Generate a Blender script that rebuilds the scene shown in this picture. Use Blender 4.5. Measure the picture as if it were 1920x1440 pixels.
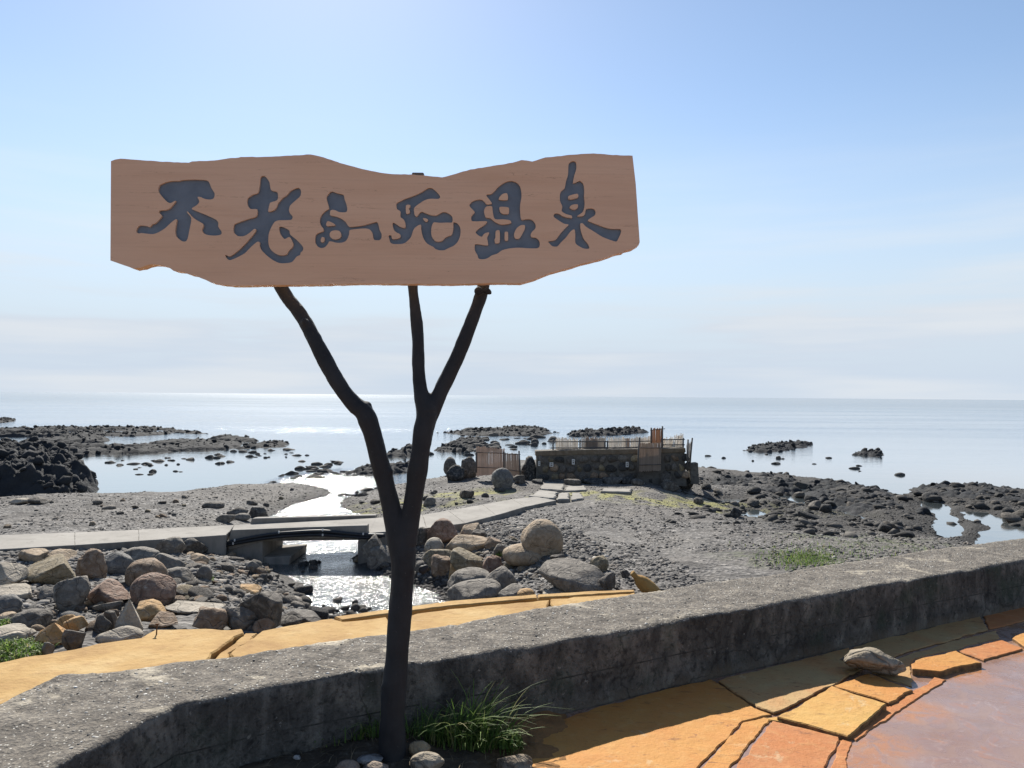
import bpy, bmesh, math, random
import numpy as np
from mathutils import Vector, Matrix, Euler

for o in list(bpy.data.objects):
    bpy.data.objects.remove(o)
R = math.radians
scene = bpy.context.scene
COL = scene.collection

# ------------------------------------------------------------------ camera
EYE = 1.60                       # above the pavement at the sign post
F = 1442.0                       # focal length, in pixels of a 1920 wide picture
PITCH = math.atan(22.0 / F)
ROLL = math.atan(16.0 / 1920.0)
_f = Vector((0, math.cos(PITCH), math.sin(PITCH)))
_r0 = Vector((1, 0, 0))
_u0 = Vector((0, -math.sin(PITCH), math.cos(PITCH)))
_r = _r0 * math.cos(ROLL) + _u0 * math.sin(ROLL)
_u = -_r0 * math.sin(ROLL) + _u0 * math.cos(ROLL)
cam_d = bpy.data.cameras.new('camera')
cam = bpy.data.objects.new('camera', cam_d)
COL.objects.link(cam)
M = Matrix((( _r.x, _u.x, -_f.x, 0), (_r.y, _u.y, -_f.y, 0), (_r.z, _u.z, -_f.z, EYE), (0, 0, 0, 1)))
cam.matrix_world = M
cam_d.sensor_width = 36
cam_d.lens = 36 * F / 1920
cam_d.clip_start = 0.05
cam_d.clip_end = 90000
scene.camera = cam

# ------------------------------------------------------------------ sky, sun, exposure
SUN_AZ = R(-14.8)                # left of the viewing direction (+Y)
SUN_EL = R(40)
world = bpy.data.worlds.new('World')
scene.world = world
world.use_nodes = True
nt = world.node_tree
nt.nodes.clear()
N = nt.nodes.new
L = nt.links.new
sky = N('ShaderNodeTexSky')
sky.sky_type = 'NISHITA'
sky.sun_disc = False
sky.sun_elevation = SUN_EL
sky.sun_rotation = SUN_AZ
sky.altitude = 0
sky.air_density = 1.0
sky.dust_density = 0.2
sky.ozone_density = 0.9
tc = N('ShaderNodeTexCoord')
sep = N('ShaderNodeSeparateXYZ')
L(tc.outputs['Generated'], sep.inputs[0])
mp = N('ShaderNodeMapping')
mp.inputs['Scale'].default_value = (1.8, 1.8, 22.0)
L(tc.outputs['Generated'], mp.inputs[0])
nz = N('ShaderNodeTexNoise')
nz.inputs['Scale'].default_value = 1.5
nz.inputs['Detail'].default_value = 5
nz.inputs['Roughness'].default_value = 0.5
L(mp.outputs[0], nz.inputs['Vector'])
cr = N('ShaderNodeMapRange')
cr.interpolation_type = 'SMOOTHSTEP'
cr.inputs[1].default_value = 0.36
cr.inputs[2].default_value = 0.74
L(nz.outputs['Fac'], cr.inputs[0])
el = N('ShaderNodeMapRange')     # thin cloud lies low over the sea
el.interpolation_type = 'SMOOTHSTEP'
el.inputs[1].default_value = 0.0
el.inputs[2].default_value = 0.36
el.inputs[3].default_value = 1.0
el.inputs[4].default_value = 0.0
L(sep.outputs['Z'], el.inputs[0])
mu = N('ShaderNodeMath'); mu.operation = 'MULTIPLY'
L(cr.outputs[0], mu.inputs[0]); L(el.outputs[0], mu.inputs[1])
low = N('ShaderNodeMapRange')    # pale sea haze towards the horizon, all the way round
low.interpolation_type = 'SMOOTHSTEP'
low.inputs[1].default_value = 0.0
low.inputs[2].default_value = 0.38
low.inputs[3].default_value = 1.0
low.inputs[4].default_value = 0.0
L(sep.outputs['Z'], low.inputs[0])
mu2 = N('ShaderNodeMath'); mu2.operation = 'MULTIPLY_ADD'; mu2.inputs[1].default_value = 0.30; mu2.use_clamp = True
L(mu.outputs[0], mu2.inputs[0]); L(low.outputs[0], mu2.inputs[2])
cmix = N('ShaderNodeMix'); cmix.data_type = 'RGBA'
veil = N('ShaderNodeMix'); veil.data_type = 'RGBA'   # whiter streaks over bluer haze
veil.inputs['A'].default_value = (4.35, 5.0, 5.8, 1)
veil.inputs['B'].default_value = (5.2, 5.55, 5.95, 1)
L(cr.outputs[0], veil.inputs['Factor']); L(veil.outputs['Result'], cmix.inputs['B'])
L(mu2.outputs[0], cmix.inputs['Factor']); L(sky.outputs[0], cmix.inputs['A'])
bg = N('ShaderNodeBackground')
bg.inputs['Strength'].default_value = 0.081
L(cmix.outputs['Result'], bg.inputs['Color'])
wo = N('ShaderNodeOutputWorld')
L(bg.outputs[0], wo.inputs[0])

sun_d = bpy.data.lights.new('sun', 'SUN')
sun_d.energy = 5.0
sun_d.angle = R(0.53)
sun_d.color = (1.0, 0.95, 0.86)
sun = bpy.data.objects.new('sun', sun_d)
COL.objects.link(sun)
sun_dir = Vector((math.sin(SUN_AZ) * math.cos(SUN_EL), math.cos(SUN_AZ) * math.cos(SUN_EL), math.sin(SUN_EL)))
sun.rotation_euler = (-sun_dir).to_track_quat('-Z', 'Y').to_euler()
sun.location = (0, 0, 30)

scene.render.engine = 'CYCLES'
scene.view_settings.view_transform = 'Standard'
scene.view_settings.look = 'None'
scene.view_settings.exposure = 0.82
scene.view_settings.gamma = 1
scene.view_settings.use_curve_mapping = False
scene.cycles.use_denoising = True
scene.cycles.max_bounces = 6
scene.cycles.sample_clamp_indirect = 6

# ------------------------------------------------------------------ geometry helpers
random.seed(5)
rng = np.random.default_rng(5)
EYEV = Vector((0, 0, EYE))


def ray(px, py):
    return _f + _r * ((px - 960.0) / F) + _u * ((720.0 - py) / F)


def onz(px, py, z):
    d = ray(px, py)
    t = (z - EYE) / d.z
    return EYEV + d * t


def ony(px, py, y):
    d = ray(px, py)
    return EYEV + d * (y / d.y)


def _hash(ix, iy, iz, seed):
    h = (ix.astype(np.int64) * 374761393 + iy.astype(np.int64) * 668265263 + iz.astype(np.int64) * 2147483647 + seed * 1274126177) & 0xffffffff
    h = ((h ^ (h >> 13)) * 1274126177) & 0xffffffff
    h = ((h ^ (h >> 16)) * 2246822519) & 0xffffffff
    return ((h ^ (h >> 15)) & 0xffff) / 65535.0


def vnoise(p, seed=0):
    p = np.asarray(p, dtype=float)
    i = np.floor(p).astype(np.int64)
    f = p - i
    f = f * f * f * (f * (f * 6 - 15) + 10)
    out = 0
    for dx in (0, 1):
        wx = f[:, 0] if dx else 1 - f[:, 0]
        for dy in (0, 1):
            wy = f[:, 1] if dy else 1 - f[:, 1]
            for dz in (0, 1):
                wz = f[:, 2] if dz else 1 - f[:, 2]
                out = out + wx * wy * wz * _hash(i[:, 0] + dx, i[:, 1] + dy, i[:, 2] + dz, seed)
    return out * 2 - 1


def fbm(p, octv=4, seed=0, gain=0.5):
    p = np.asarray(p, dtype=float)
    a, s, tot = 1.0, 0, 0
    for k in range(octv):
        s = s + a * vnoise(p * (2.03 ** k) + 17.3 * k, seed + k)
        tot += a
        a *= gain
    return s / tot


def mesh_from(name, verts, faces, smooth=False):
    me = bpy.data.meshes.new(name)
    me.from_pydata([tuple(v) for v in verts], [], faces)
    me.update()
    if smooth:
        me.polygons.foreach_set('use_smooth', [True] * len(me.polygons))
    return me


def tri_mesh(name, V, T, smooth=False):
    """fast mesh from numpy arrays of vertices (n,3) and triangles (m,3)"""
    V = np.ascontiguousarray(V, dtype=np.float32)
    T = np.ascontiguousarray(T, dtype=np.int32)
    me = bpy.data.meshes.new(name)
    me.vertices.add(len(V)); me.vertices.foreach_set('co', V.ravel())
    me.loops.add(T.size); me.loops.foreach_set('vertex_index', T.ravel())
    k = T.shape[1]
    me.polygons.add(len(T))
    me.polygons.foreach_set('loop_start', np.arange(0, T.size, k, dtype=np.int32))
    me.polygons.foreach_set('loop_total', np.full(len(T), k, dtype=np.int32))
    if smooth:
        me.polygons.foreach_set('use_smooth', np.ones(len(T), dtype=bool))
    me.update(calc_edges=True)
    return me


def link(name, data, mat=None, parent=None, color=None, loc=None, rot=None, scale=None):
    o = bpy.data.objects.new(name, data)
    COL.objects.link(o)
    if mat is not None and data is not None and len(data.materials) == 0:
        data.materials.append(mat)
    if parent is not None:
        o.parent = parent
    if color is not None:
        o.color = (*color, 1)
    if loc is not None:
        o.location = loc
    if rot is not None:
        o.rotation_euler = rot
    if scale is not None:
        o.scale = scale
    return o


def tag(o, label=None, cat=None, group=None, kind=None):
    if label: o['label'] = label
    if cat: o['category'] = cat
    if group: o['group'] = group
    if kind: o['kind'] = kind
    return o


def empty(name, loc=(0, 0, 0)):
    o = bpy.data.objects.new(name, None)
    o.location = loc
    o.empty_display_size = 0.2
    COL.objects.link(o)
    return o


_ico = {}


def ico(sub):
    if sub not in _ico:
        bm = bmesh.new()
        bmesh.ops.create_icosphere(bm, subdivisions=sub, radius=1)
        bm.verts.ensure_lookup_table()
        V = np.array([v.co[:] for v in bm.verts])
        T = np.array([[v.index for v in f.verts] for f in bm.faces])
        bm.free()
        _ico[sub] = (V, T)
    return _ico[sub]


def rock_verts(sub, seed, cuts=7, cutd=(0.55, 0.85), rough=0.06, lump=0.18, flat_bottom=0.55, square=0.0):
    """a stone of unit half-size: a lumpy ball with worn flat faces"""
    V, T = ico(sub)
    rg = np.random.default_rng(seed)
    V = V.copy()
    if square:
        V = np.sign(V) * np.abs(V) ** (1 - square * 0.55)
    V *= (1 + lump * fbm(V * 1.3 + seed * 3.1, 2, seed))[:, None]
    for k in range(cuts):
        n = rg.normal(size=3); n /= np.linalg.norm(n)
        d = rg.uniform(*cutd)
        ex = np.maximum(0, V @ n - d)
        V -= (ex * 0.92)[:, None] * n
    nz_ = fbm(V * 3.2 + seed * 1.7, 4, seed + 9, 0.55)
    V *= (1 + rough * nz_)[:, None]
    lo = -flat_bottom
    V[:, 2] = np.where(V[:, 2] < lo, lo + (V[:, 2] - lo) * 0.15, V[:, 2])
    mn, mx = V.min(0), V.max(0)
    V = (V - (mn + mx) / 2) / ((mx - mn) / 2)
    return V, T


def prism(poly, z0, z1):
    """vertical prism over a list of (x, y)"""
    n = len(poly)
    V = [(x, y, z0) for x, y in poly] + [(x, y, z1) for x, y in poly]
    Fc = [tuple(range(n, 2 * n)), tuple(reversed(range(n)))]
    for i in range(n):
        j = (i + 1) % n
        Fc.append((i, j, n + j, n + i))
    return V, Fc


def ccw(poly):
    a = sum(poly[i][0] * poly[(i + 1) % len(poly)][1] - poly[(i + 1) % len(poly)][0] * poly[i][1] for i in range(len(poly)))
    return poly if a > 0 else poly[::-1]


def worn_slab(name, poly, ztop, thick, mat, parent=None, color=None, jitter=0.006, step=0.06, bevel=0.008, tilt=(0, 0), seed=1):
    """a slab with an uneven outline and a worn top edge"""
    poly = ccw([(p[0], p[1]) for p in poly])
    pts = []
    for i in range(len(poly)):
        a, b = np.array(poly[i]), np.array(poly[(i + 1) % len(poly)])
        n = max(1, int(np.linalg.norm(b - a) / step))
        for k in range(n):
            pts.append(a + (b - a) * k / n)
    pts = np.array(pts)
    q = np.c_[pts * 9.0, np.full(len(pts), seed * 7.7)]
    pts = pts + jitter * np.c_[fbm(q, 3, seed), fbm(q + 31, 3, seed + 1)]
    c = pts.mean(0)
    n = len(pts)
    # inward offset for the worn edge
    prv, nxt = np.roll(pts, 1, 0), np.roll(pts, -1, 0)
    t = nxt - prv
    nrm = np.c_[-t[:, 1], t[:, 0]]
    nrm /= np.maximum(np.linalg.norm(nrm, axis=1), 1e-6)[:, None]
    ins = pts + nrm * bevel
    zt = lambda p: ztop + (p[:, 0] - c[0]) * tilt[0] + (p[:, 1] - c[1]) * tilt[1]
    zz = 0.3 * bevel * fbm(q * 2, 2, seed + 5)
    V = np.vstack([np.c_[pts, zt(pts) - thick], np.c_[pts, zt(pts) - bevel + zz], np.c_[ins, zt(ins)]])
    Fc = [tuple(range(2 * n, 3 * n))]
    for i in range(n):
        j = (i + 1) % n
        Fc.append((i, j, n + j, n + i))
        Fc.append((n + i, n + j, 2 * n + j, 2 * n + i))
    org = np.array([c[0], c[1], 0])
    me = mesh_from(name, V - org, Fc)
    return link(name, me, mat, parent, color, loc=tuple(org))


def tube_mesh(name, pts, rad, seg=8, cap=True):
    pts = [Vector(p) for p in pts]
    rads = rad if isinstance(rad, (list, tuple)) else [rad] * len(pts)
    V, Fc = [], []
    up = Vector((0.01, 0.02, 1))
    for i, p in enumerate(pts):
        t = (pts[min(i + 1, len(pts) - 1)] - pts[max(i - 1, 0)]).normalized()
        a = t.cross(up)
        if a.length < 0.1:
            a = t.cross(Vector((1, 0, 0)))
        a.normalize(); b = t.cross(a).normalized()
        for k in range(seg):
            th = 2 * math.pi * k / seg
            V.append(p + (a * math.cos(th) + b * math.sin(th)) * rads[i])
    for i in range(len(pts) - 1):
        for k in range(seg):
            k2 = (k + 1) % seg
            Fc.append((i * seg + k, i * seg + k2, (i + 1) * seg + k2, (i + 1) * seg + k))
    if cap:
        Fc.append(tuple(reversed(range(seg))))
        Fc.append(tuple(range((len(pts) - 1) * seg, len(pts) * seg)))
    me = mesh_from(name, V, Fc)
    me.polygons.foreach_set('use_smooth', [len(p.vertices) == 4 for p in me.polygons])
    return me


def box_mesh(name, c, s, rotz=0.0, bevel=0.0):
    bm = bmesh.new()
    bmesh.ops.create_cube(bm, size=1)
    bmesh.ops.scale(bm, vec=s, verts=bm.verts)
    if bevel:
        bmesh.ops.bevel(bm, geom=list(bm.edges), offset=bevel, segments=1, affect='EDGES')
    bmesh.ops.rotate(bm, cent=(0, 0, 0), matrix=Matrix.Rotation(rotz, 3, 'Z'), verts=bm.verts)
    bmesh.ops.translate(bm, vec=c, verts=bm.verts)
    me = bpy.data.meshes.new(name)
    bm.to_mesh(me); bm.free()
    return me


# ------------------------------------------------------------------ material helpers
class Mat:
    def __init__(s, name, rough=0.8, spec=0.3, ior=1.45):
        s.m = bpy.data.materials.new(name)
        s.m.use_nodes = True
        s.t = s.m.node_tree
        s.t.nodes.clear()
        s.b = s.n('ShaderNodeBsdfPrincipled')
        s.b.inputs['Roughness'].default_value = rough
        s.b.inputs['Specular IOR Level'].default_value = spec
        s.b.inputs['IOR'].default_value = ior
        s.o = s.n('ShaderNodeOutputMaterial')
        s.l(s.b.outputs[0], s.o.inputs[0])
        s.tc = s.n('ShaderNodeTexCoord')
        s.bumps = None

    def n(s, t, **k):
        x = s.t.nodes.new(t)
        for a, v in k.items():
            setattr(x, a, v)
        return x

    def l(s, a, b):
        s.t.links.new(a, b)

    def coord(s, kind='Object', scale=(1, 1, 1), rot=(0, 0, 0)):
        if kind == 'World':
            g = s.n('ShaderNodeNewGeometry').outputs['Position']
        else:
            g = s.tc.outputs[kind]
        m = s.n('ShaderNodeMapping')
        m.inputs['Scale'].default_value = scale
        m.inputs['Rotation'].default_value = rot
        s.l(g, m.inputs[0])
        return m.outputs[0]

    def noise(s, vec, scale, detail=4, rough=0.55, dist=0.0):
        x = s.n('ShaderNodeTexNoise')
        x.inputs['Scale'].default_value = scale
        x.inputs['Detail'].default_value = detail
        x.inputs['Roughness'].default_value = rough
        x.inputs['Distortion'].default_value = dist
        s.l(vec, x.inputs['Vector'])
        return x.outputs['Fac']

    def voro(s, vec, scale, out='Distance', feature='F1', rnd=1.0):
        x = s.n('ShaderNodeTexVoronoi', feature=feature)
        x.inputs['Scale'].default_value = scale
        x.inputs['Randomness'].default_value = rnd
        s.l(vec, x.inputs['Vector'])
        return x.outputs[out]

    def ramp(s, fac, lo, hi, a=0.0, b=1.0, smooth=True):
        x = s.n('ShaderNodeMapRange')
        if smooth: x.interpolation_type = 'SMOOTHSTEP'
        x.inputs[1].default_value = lo; x.inputs[2].default_value = hi
        x.inputs[3].default_value = a; x.inputs[4].default_value = b
        s.l(fac, x.inputs[0])
        return x.outputs[0]

    def math(s, op, a, b=None):
        x = s.n('ShaderNodeMath', operation=op)
        for i, v in enumerate((a, b)):
            if v is None: continue
            if isinstance(v, (int, float)): x.inputs[i].default_value = v
            else: s.l(v, x.inputs[i])
        return x.outputs[0]

    def mix(s, fac, a, b, blend='MIX'):
        x = s.n('ShaderNodeMix', data_type='RGBA', blend_type=blend)
        for nm, v in (('Factor', fac), ('A', a), ('B', b)):
            if isinstance(v, (int, float)): x.inputs[nm].default_value = v
            elif isinstance(v, tuple): x.inputs[nm].default_value = (*v, 1)
            else: s.l(v, x.inputs[nm])
        return x.outputs['Result']

    def colors(s, fac, stops):
        x = s.n('ShaderNodeValToRGB')
        e = x.color_ramp.elements
        e[0].position, e[0].color = stops[0][0], (*stops[0][1], 1)
        e[1].position, e[1].color = stops[-1][0], (*stops[-1][1], 1)
        for p, c in stops[1:-1]:
            k = e.new(p); k.color = (*c, 1)
        s.l(fac, x.inputs[0])
        return x.outputs[0]

    def objcolor(s):
        return s.n('ShaderNodeObjectInfo').outputs['Color']

    def objrandom(s):
        return s.n('ShaderNodeObjectInfo').outputs['Random']

    def island(s):
        return s.n('ShaderNodeNewGeometry').outputs['Random Per Island']

    def pos(s):
        x = s.n('ShaderNodeSeparateXYZ')
        s.l(s.n('ShaderNodeNewGeometry').outputs['Position'], x.inputs[0])
        return x.outputs

    def normal_z(s):
        x = s.n('ShaderNodeSeparateXYZ')
        s.l(s.n('ShaderNodeNewGeometry').outputs['Normal'], x.inputs[0])
        return x.outputs[2]

    def base(s, c):
        if isinstance(c, tuple): s.b.inputs['Base Color'].default_value = (*c, 1)
        else: s.l(c, s.b.inputs['Base Color'])

    def rough(s, r):
        s.l(r, s.b.inputs['Roughness'])

    def bump(s, h, strength=0.5, dist=0.02):
        x = s.n('ShaderNodeBump')
        if isinstance(strength, (int, float)): x.inputs['Strength'].default_value = strength
        else: s.l(strength, x.inputs['Strength'])
        x.inputs['Distance'].default_value = dist
        s.l(h, x.inputs['Height'])
        if s.bumps is not None:
            s.l(s.bumps, x.inputs['Normal'])
        s.bumps = x.outputs[0]
        s.l(s.bumps, s.b.inputs['Normal'])


def spots(m, lst):
    """soft world-space patches: 1 inside any of (x, y, rx, ry)"""
    P = m.pos()
    tot = None
    for (x, y, rx, ry) in lst:
        a = m.math('DIVIDE', m.math('SUBTRACT', P[0], x), rx)
        b = m.math('DIVIDE', m.math('SUBTRACT', P[1], y), ry)
        d = m.math('ADD', m.math('MULTIPLY', a, a), m.math('MULTIPLY', b, b))
        g = m.ramp(d, 0.0, 1.0, 1.0, 0.0)
        tot = g if tot is None else m.math('MAXIMUM', tot, g)
    return tot


# ------------------------------------------------------------------ materials
GZ_ = -0.010
def gp(px, py, z=0.0):
    p = onz(px, py, z)
    return (p.x, p.y)


SEA = -2.70                      # water level

def make_materials():
    D = {}
    # --- rock (colour from the object) ---
    m = Mat('rock', 0.85, 0.25)
    v = m.coord('Object')
    n1 = m.noise(v, 2.2, 6, 0.62)
    n2 = m.noise(v, 11, 5, 0.6)
    n3 = m.noise(v, 46, 3, 0.6)
    c = m.mix(m.ramp(n1, 0.3, 0.7), m.mix(0.48, m.objcolor(), (0.0, 0.0, 0.0)), m.objcolor())
    c = m.mix(m.ramp(n2, 0.42, 0.72, 0, 0.6), c, m.mix(0.55, m.objcolor(), (0.42, 0.38, 0.32)))
    c = m.mix(m.ramp(n3, 0.5, 0.75, 0, 0.35), c, (0.045, 0.042, 0.04))
    wv = m.n('ShaderNodeVectorMath', operation='ADD'); m.l(v, wv.inputs[0])
    wn = m.n('ShaderNodeTexNoise'); wn.inputs['Scale'].default_value = 3.0; m.l(v, wn.inputs['Vector'])
    ws = m.n('ShaderNodeVectorMath', operation='SCALE'); ws.inputs['Scale'].default_value = 0.5; m.l(wn.outputs['Color'], ws.inputs[0])
    m.l(ws.outputs[0], wv.inputs[1])
    ck = m.voro(wv.outputs[0], 2.6, 'Distance', 'DISTANCE_TO_EDGE')
    ckm = m.ramp(ck, 0.0, 0.022, 1.0, 0.0)
    c = m.mix(m.math('MULTIPLY', ckm, 0.55), c, (0.02, 0.019, 0.018))
    lay = m.noise(m.coord('Object', (0.6, 0.6, 5.5), (0.3, 0.2, 0)), 3.0, 5, 0.6, 0.4)
    c = m.mix(m.ramp(lay, 0.5, 0.7, 0, 0.35), c, m.mix(0.5, m.objcolor(), (0.03, 0.03, 0.03)))
    lich = m.ramp(m.noise(v, 5.5, 6, 0.7, 0.6), 0.62, 0.70, 0, 0.55)
    c = m.mix(lich, c, (0.42, 0.41, 0.38))
    m.base(c)
    m.bump(n1, 0.5, 0.10); m.bump(m.ramp(ck, 0.0, 0.05), 0.5, 0.02); m.bump(lay, 0.45, 0.04); m.bump(n2, 0.6, 0.04); m.bump(n3, 0.6, 0.012)
    D['rock'] = m.m
    # --- dark wet reef ---
    m = Mat('reef_rock', 0.85, 0.12)
    v = m.coord('World')
    n1 = m.noise(v, 0.9, 6, 0.65); n2 = m.noise(v, 6, 5, 0.65)
    c = m.colors(n1, [(0.3, (0.022, 0.024, 0.027)), (0.55, (0.036, 0.037, 0.040)), (0.75, (0.055, 0.054, 0.054))])
    c = m.mix(m.ramp(n2, 0.5, 0.75, 0, 0.5), c, (0.042, 0.048, 0.040))
    m.base(c); m.bump(n1, 0.6, 0.25); m.bump(n2, 0.7, 0.07)
    D['reef'] = m.m
    m = Mat('flat_rubble', 0.85, 0.15)
    m.base(m.colors(m.island(), [(0.0, (0.030, 0.029, 0.028)), (0.6, (0.062, 0.058, 0.053)), (1.0, (0.12, 0.11, 0.098))]))
    m.bump(m.noise(m.coord('World'), 14, 4), 0.5, 0.03)
    D['flat_rubble'] = m.m
    # --- beach terrain ---
    m = Mat('beach_gravel', 0.88, 0.25)
    v = m.coord('World')
    nA = m.noise(v, 0.22, 5, 0.6); nB = m.noise(v, 1.6, 5, 0.65); nC = m.noise(v, 9, 4, 0.6)
    vc = m.voro(v, 13, 'Color'); vd = m.voro(v, 13, 'Distance')
    g = m.n('ShaderNodeSeparateColor'); m.l(vc, g.inputs[0])
    c = m.colors(g.outputs[0], [(0.0, (0.055, 0.052, 0.050)), (0.45, (0.117, 0.110, 0.104)), (0.8, (0.18, 0.17, 0.16)), (1.0, (0.32, 0.30, 0.275))])
    c = m.mix(m.ramp(nB, 0.4, 0.65, 0, 0.65), c, (0.072, 0.067, 0.062))
    c = m.mix(m.ramp(nA, 0.42, 0.62, 0, 0.5), c, (0.125, 0.113, 0.102))
    strk = m.noise(m.coord('World', (0.30, 1.5, 1), (0, 0, 0.30)), 0.9, 6, 0.62, 0.6)
    c = m.mix(m.ramp(strk, 0.50, 0.66, 0, 0.75), c, (0.045, 0.041, 0.038))
    c = m.mix(m.ramp(m.noise(v, 0.35, 4, 0.55, 0.5), 0.52, 0.68, 0, 0.45), c, (0.165, 0.150, 0.132))
    P = m.pos()
    # wet gravel close to the water line
    c = m.mix(m.ramp(m.math('ADD', P[2], m.math('MULTIPLY', nB, 0.3)), SEA + 0.16, SEA + 0.42, 0.62, 0.0), c, (0.028, 0.026, 0.024))
    # yellow green weed on the flats by the bath
    a = onz(1150, 925, -2.0); b = onz(1390, 945, -2.3); d2 = onz(860, 918, -2.1); e2 = onz(1480, 950, -2.4); f2 = onz(760, 950, -2.5)
    alg = spots(m, [(a.x, a.y, 5.0, 2.2), (b.x, b.y, 5.5, 3.4), (d2.x, d2.y, 3.2, 1.6), (e2.x, e2.y, 3.0, 2.5), (f2.x, f2.y, 3, 2)])
    am = m.math('MULTIPLY', alg, m.ramp(m.noise(v, 1.1, 5, 0.6, 0.5), 0.44, 0.60))
    c = m.mix(m.math('MULTIPLY', am, 0.8), c, (0.26, 0.25, 0.075))
    u_ = m.math('DIVIDE', P[0], P[1])
    dm = m.math('MULTIPLY', m.ramp(u_, 0.22, 0.42), m.ramp(P[1], 19.5, 23.0))
    c = m.mix(m.math('MULTIPLY', dm, m.ramp(nB, 0.30, 0.48, 0.35, 0.9)), c, (0.030, 0.028, 0.026))
    gr = onz(1500, 1048, -1.6); gr2 = onz(1640, 1015, -2.0)
    gm = m.math('MULTIPLY', spots(m, [(gr.x, gr.y, 2.2, 2.0), (gr2.x, gr2.y, 3.0, 1.6)]), m.ramp(m.noise(v, 1.9, 4, 0.6), 0.45, 0.62))
    c = m.mix(m.math('MULTIPLY', gm, 0.45), c, (0.085, 0.11, 0.03))
    m.base(c)
    m.bump(nB, 0.5, 0.12); m.bump(nC, 0.5, 0.05); m.bump(vd, 0.7, 0.05)
    D['beach'] = m.m
    # --- pebbles as a mass ---
    m = Mat('pebbles', 0.85, 0.3)
    r = m.island()
    c = m.colors(r, [(0.0, (0.060, 0.057, 0.054)), (0.4, (0.108, 0.101, 0.094)), (0.72, (0.16, 0.150, 0.138)), (0.85, (0.165, 0.135, 0.107)), (0.96, (0.23, 0.215, 0.195)), (1.0, (0.38, 0.36, 0.33))])
    v = m.coord('World')
    c = m.mix(m.ramp(m.noise(v, 30, 3), 0.4, 0.7, 0, 0.45), c, (0.05, 0.047, 0.044))
    P = m.pos()
    c = m.mix(m.ramp(P[2], SEA + 0.02, SEA + 0.28, 0.65, 0.0), c, (0.022, 0.021, 0.02))
    m.base(c); m.bump(m.noise(v, 40, 3), 0.4, 0.01)
    D['pebbles'] = m.m
    # --- sea wall concrete with exposed aggregate ---
    m = Mat('old_concrete', 0.9, 0.2)
    v = m.coord('World')
    n1 = m.noise(v, 1.7, 6, 0.62); n2 = m.noise(v, 9, 6, 0.65); n3 = m.noise(v, 60, 3, 0.6)
    vc = m.voro(v, 95, 'Color'); vd = m.voro(v, 95, 'Distance')
    g = m.n('ShaderNodeSeparateColor'); m.l(vc, g.inputs[0])
    top = m.colors(n2, [(0.28, (0.090, 0.078, 0.065)), (0.5, (0.160, 0.141, 0.118)), (0.72, (0.26, 0.23, 0.19))])
    top = m.mix(m.ramp(g.outputs[0], 0.50, 0.56, 0, 0.5), top, (0.055, 0.052, 0.05))
    top = m.mix(m.math('MULTIPLY', m.ramp(g.outputs[1], 0.88, 0.93), m.ramp(vd, 0.25, 0.42, 1, 0)), top, (0.5, 0.48, 0.43))
    pale = m.ramp(m.noise(m.coord('World', (1, 1.4, 1)), 2.6, 7, 0.68, 0.4), 0.55, 0.66, 0, 0.85)
    top = m.mix(pale, top, (0.42, 0.37, 0.29))
    vs = m.coord('World', (1, 1, 0.6))
    s1 = m.noise(vs, 5.5, 8, 0.70, 0.4); s2 = m.noise(v, 30, 5, 0.7)
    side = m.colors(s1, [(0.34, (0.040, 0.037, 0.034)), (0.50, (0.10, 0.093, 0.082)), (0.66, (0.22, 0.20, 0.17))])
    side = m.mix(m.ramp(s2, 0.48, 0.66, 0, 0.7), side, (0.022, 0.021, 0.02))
    moss = m.ramp(m.noise(v, 2.1, 5, 0.6), 0.53, 0.70, 0, 0.55)
    side = m.mix(moss, side, (0.040, 0.062, 0.040))
    side = m.mix(m.ramp(m.noise(v, 26, 4, 0.7), 0.64, 0.70, 0, 0.7), side, (0.27, 0.25, 0.22))
    wv = m.n('ShaderNodeVectorMath', operation='ADD'); m.l(v, wv.inputs[0])
    wn = m.n('ShaderNodeTexNoise'); wn.inputs['Scale'].default_value = 2.2; wn.inputs['Detail'].default_value = 5; m.l(v, wn.inputs['Vector'])
    ws = m.n('ShaderNodeVectorMath', operation='SCALE'); ws.inputs['Scale'].default_value = 0.7; m.l(wn.outputs['Color'], ws.inputs[0])
    m.l(ws.outputs[0], wv.inputs[1])
    crk = m.ramp(m.voro(wv.outputs[0], 0.85, 'Distance', 'DISTANCE_TO_EDGE'), 0.0, 0.008, 1, 0)
    drip = m.noise(m.coord('World', (6, 6, 0.5)), 1.6, 5, 0.65, 0.2)
    side = m.mix(m.ramp(drip, 0.56, 0.74, 0, 0.6), side, (0.20, 0.185, 0.16))
    Pz = m.pos()[2]
    side = m.mix(m.math('MULTIPLY', m.ramp(m.math('ABSOLUTE', m.math('SUBTRACT', Pz, 0.17)), 0.0, 0.006, 1, 0), m.ramp(s1, 0.4, 0.6)), side, (0.025, 0.024, 0.022))
    side = m.mix(m.ramp(m.math('ADD', Pz, m.math('MULTIPLY', s1, 0.16)), 0.04, 0.16, 0.65, 0.0), side, (0.20, 0.15, 0.10))
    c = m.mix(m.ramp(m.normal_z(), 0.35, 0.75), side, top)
    c = m.mix(m.math('MULTIPLY', crk, 0.6), c, (0.03, 0.028, 0.025))
    m.base(c)
    m.bump(n2, 0.7, 0.03); m.bump(s2, 0.7, 0.012); m.bump(n3, 0.7, 0.006); m.bump(vd, 0.5, 0.004)
    D['concrete_wall'] = m.m
    # --- smooth paler concrete of the footpath ---
    m = Mat('path_concrete', 0.88, 0.25)
    v = m.coord('World')
    n1 = m.noise(v, 0.8, 6, 0.6); n2 = m.noise(v, 14, 5, 0.6)
    c = m.colors(n1, [(0.3, (0.20, 0.185, 0.165)), (0.7, (0.30, 0.28, 0.25))])
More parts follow.
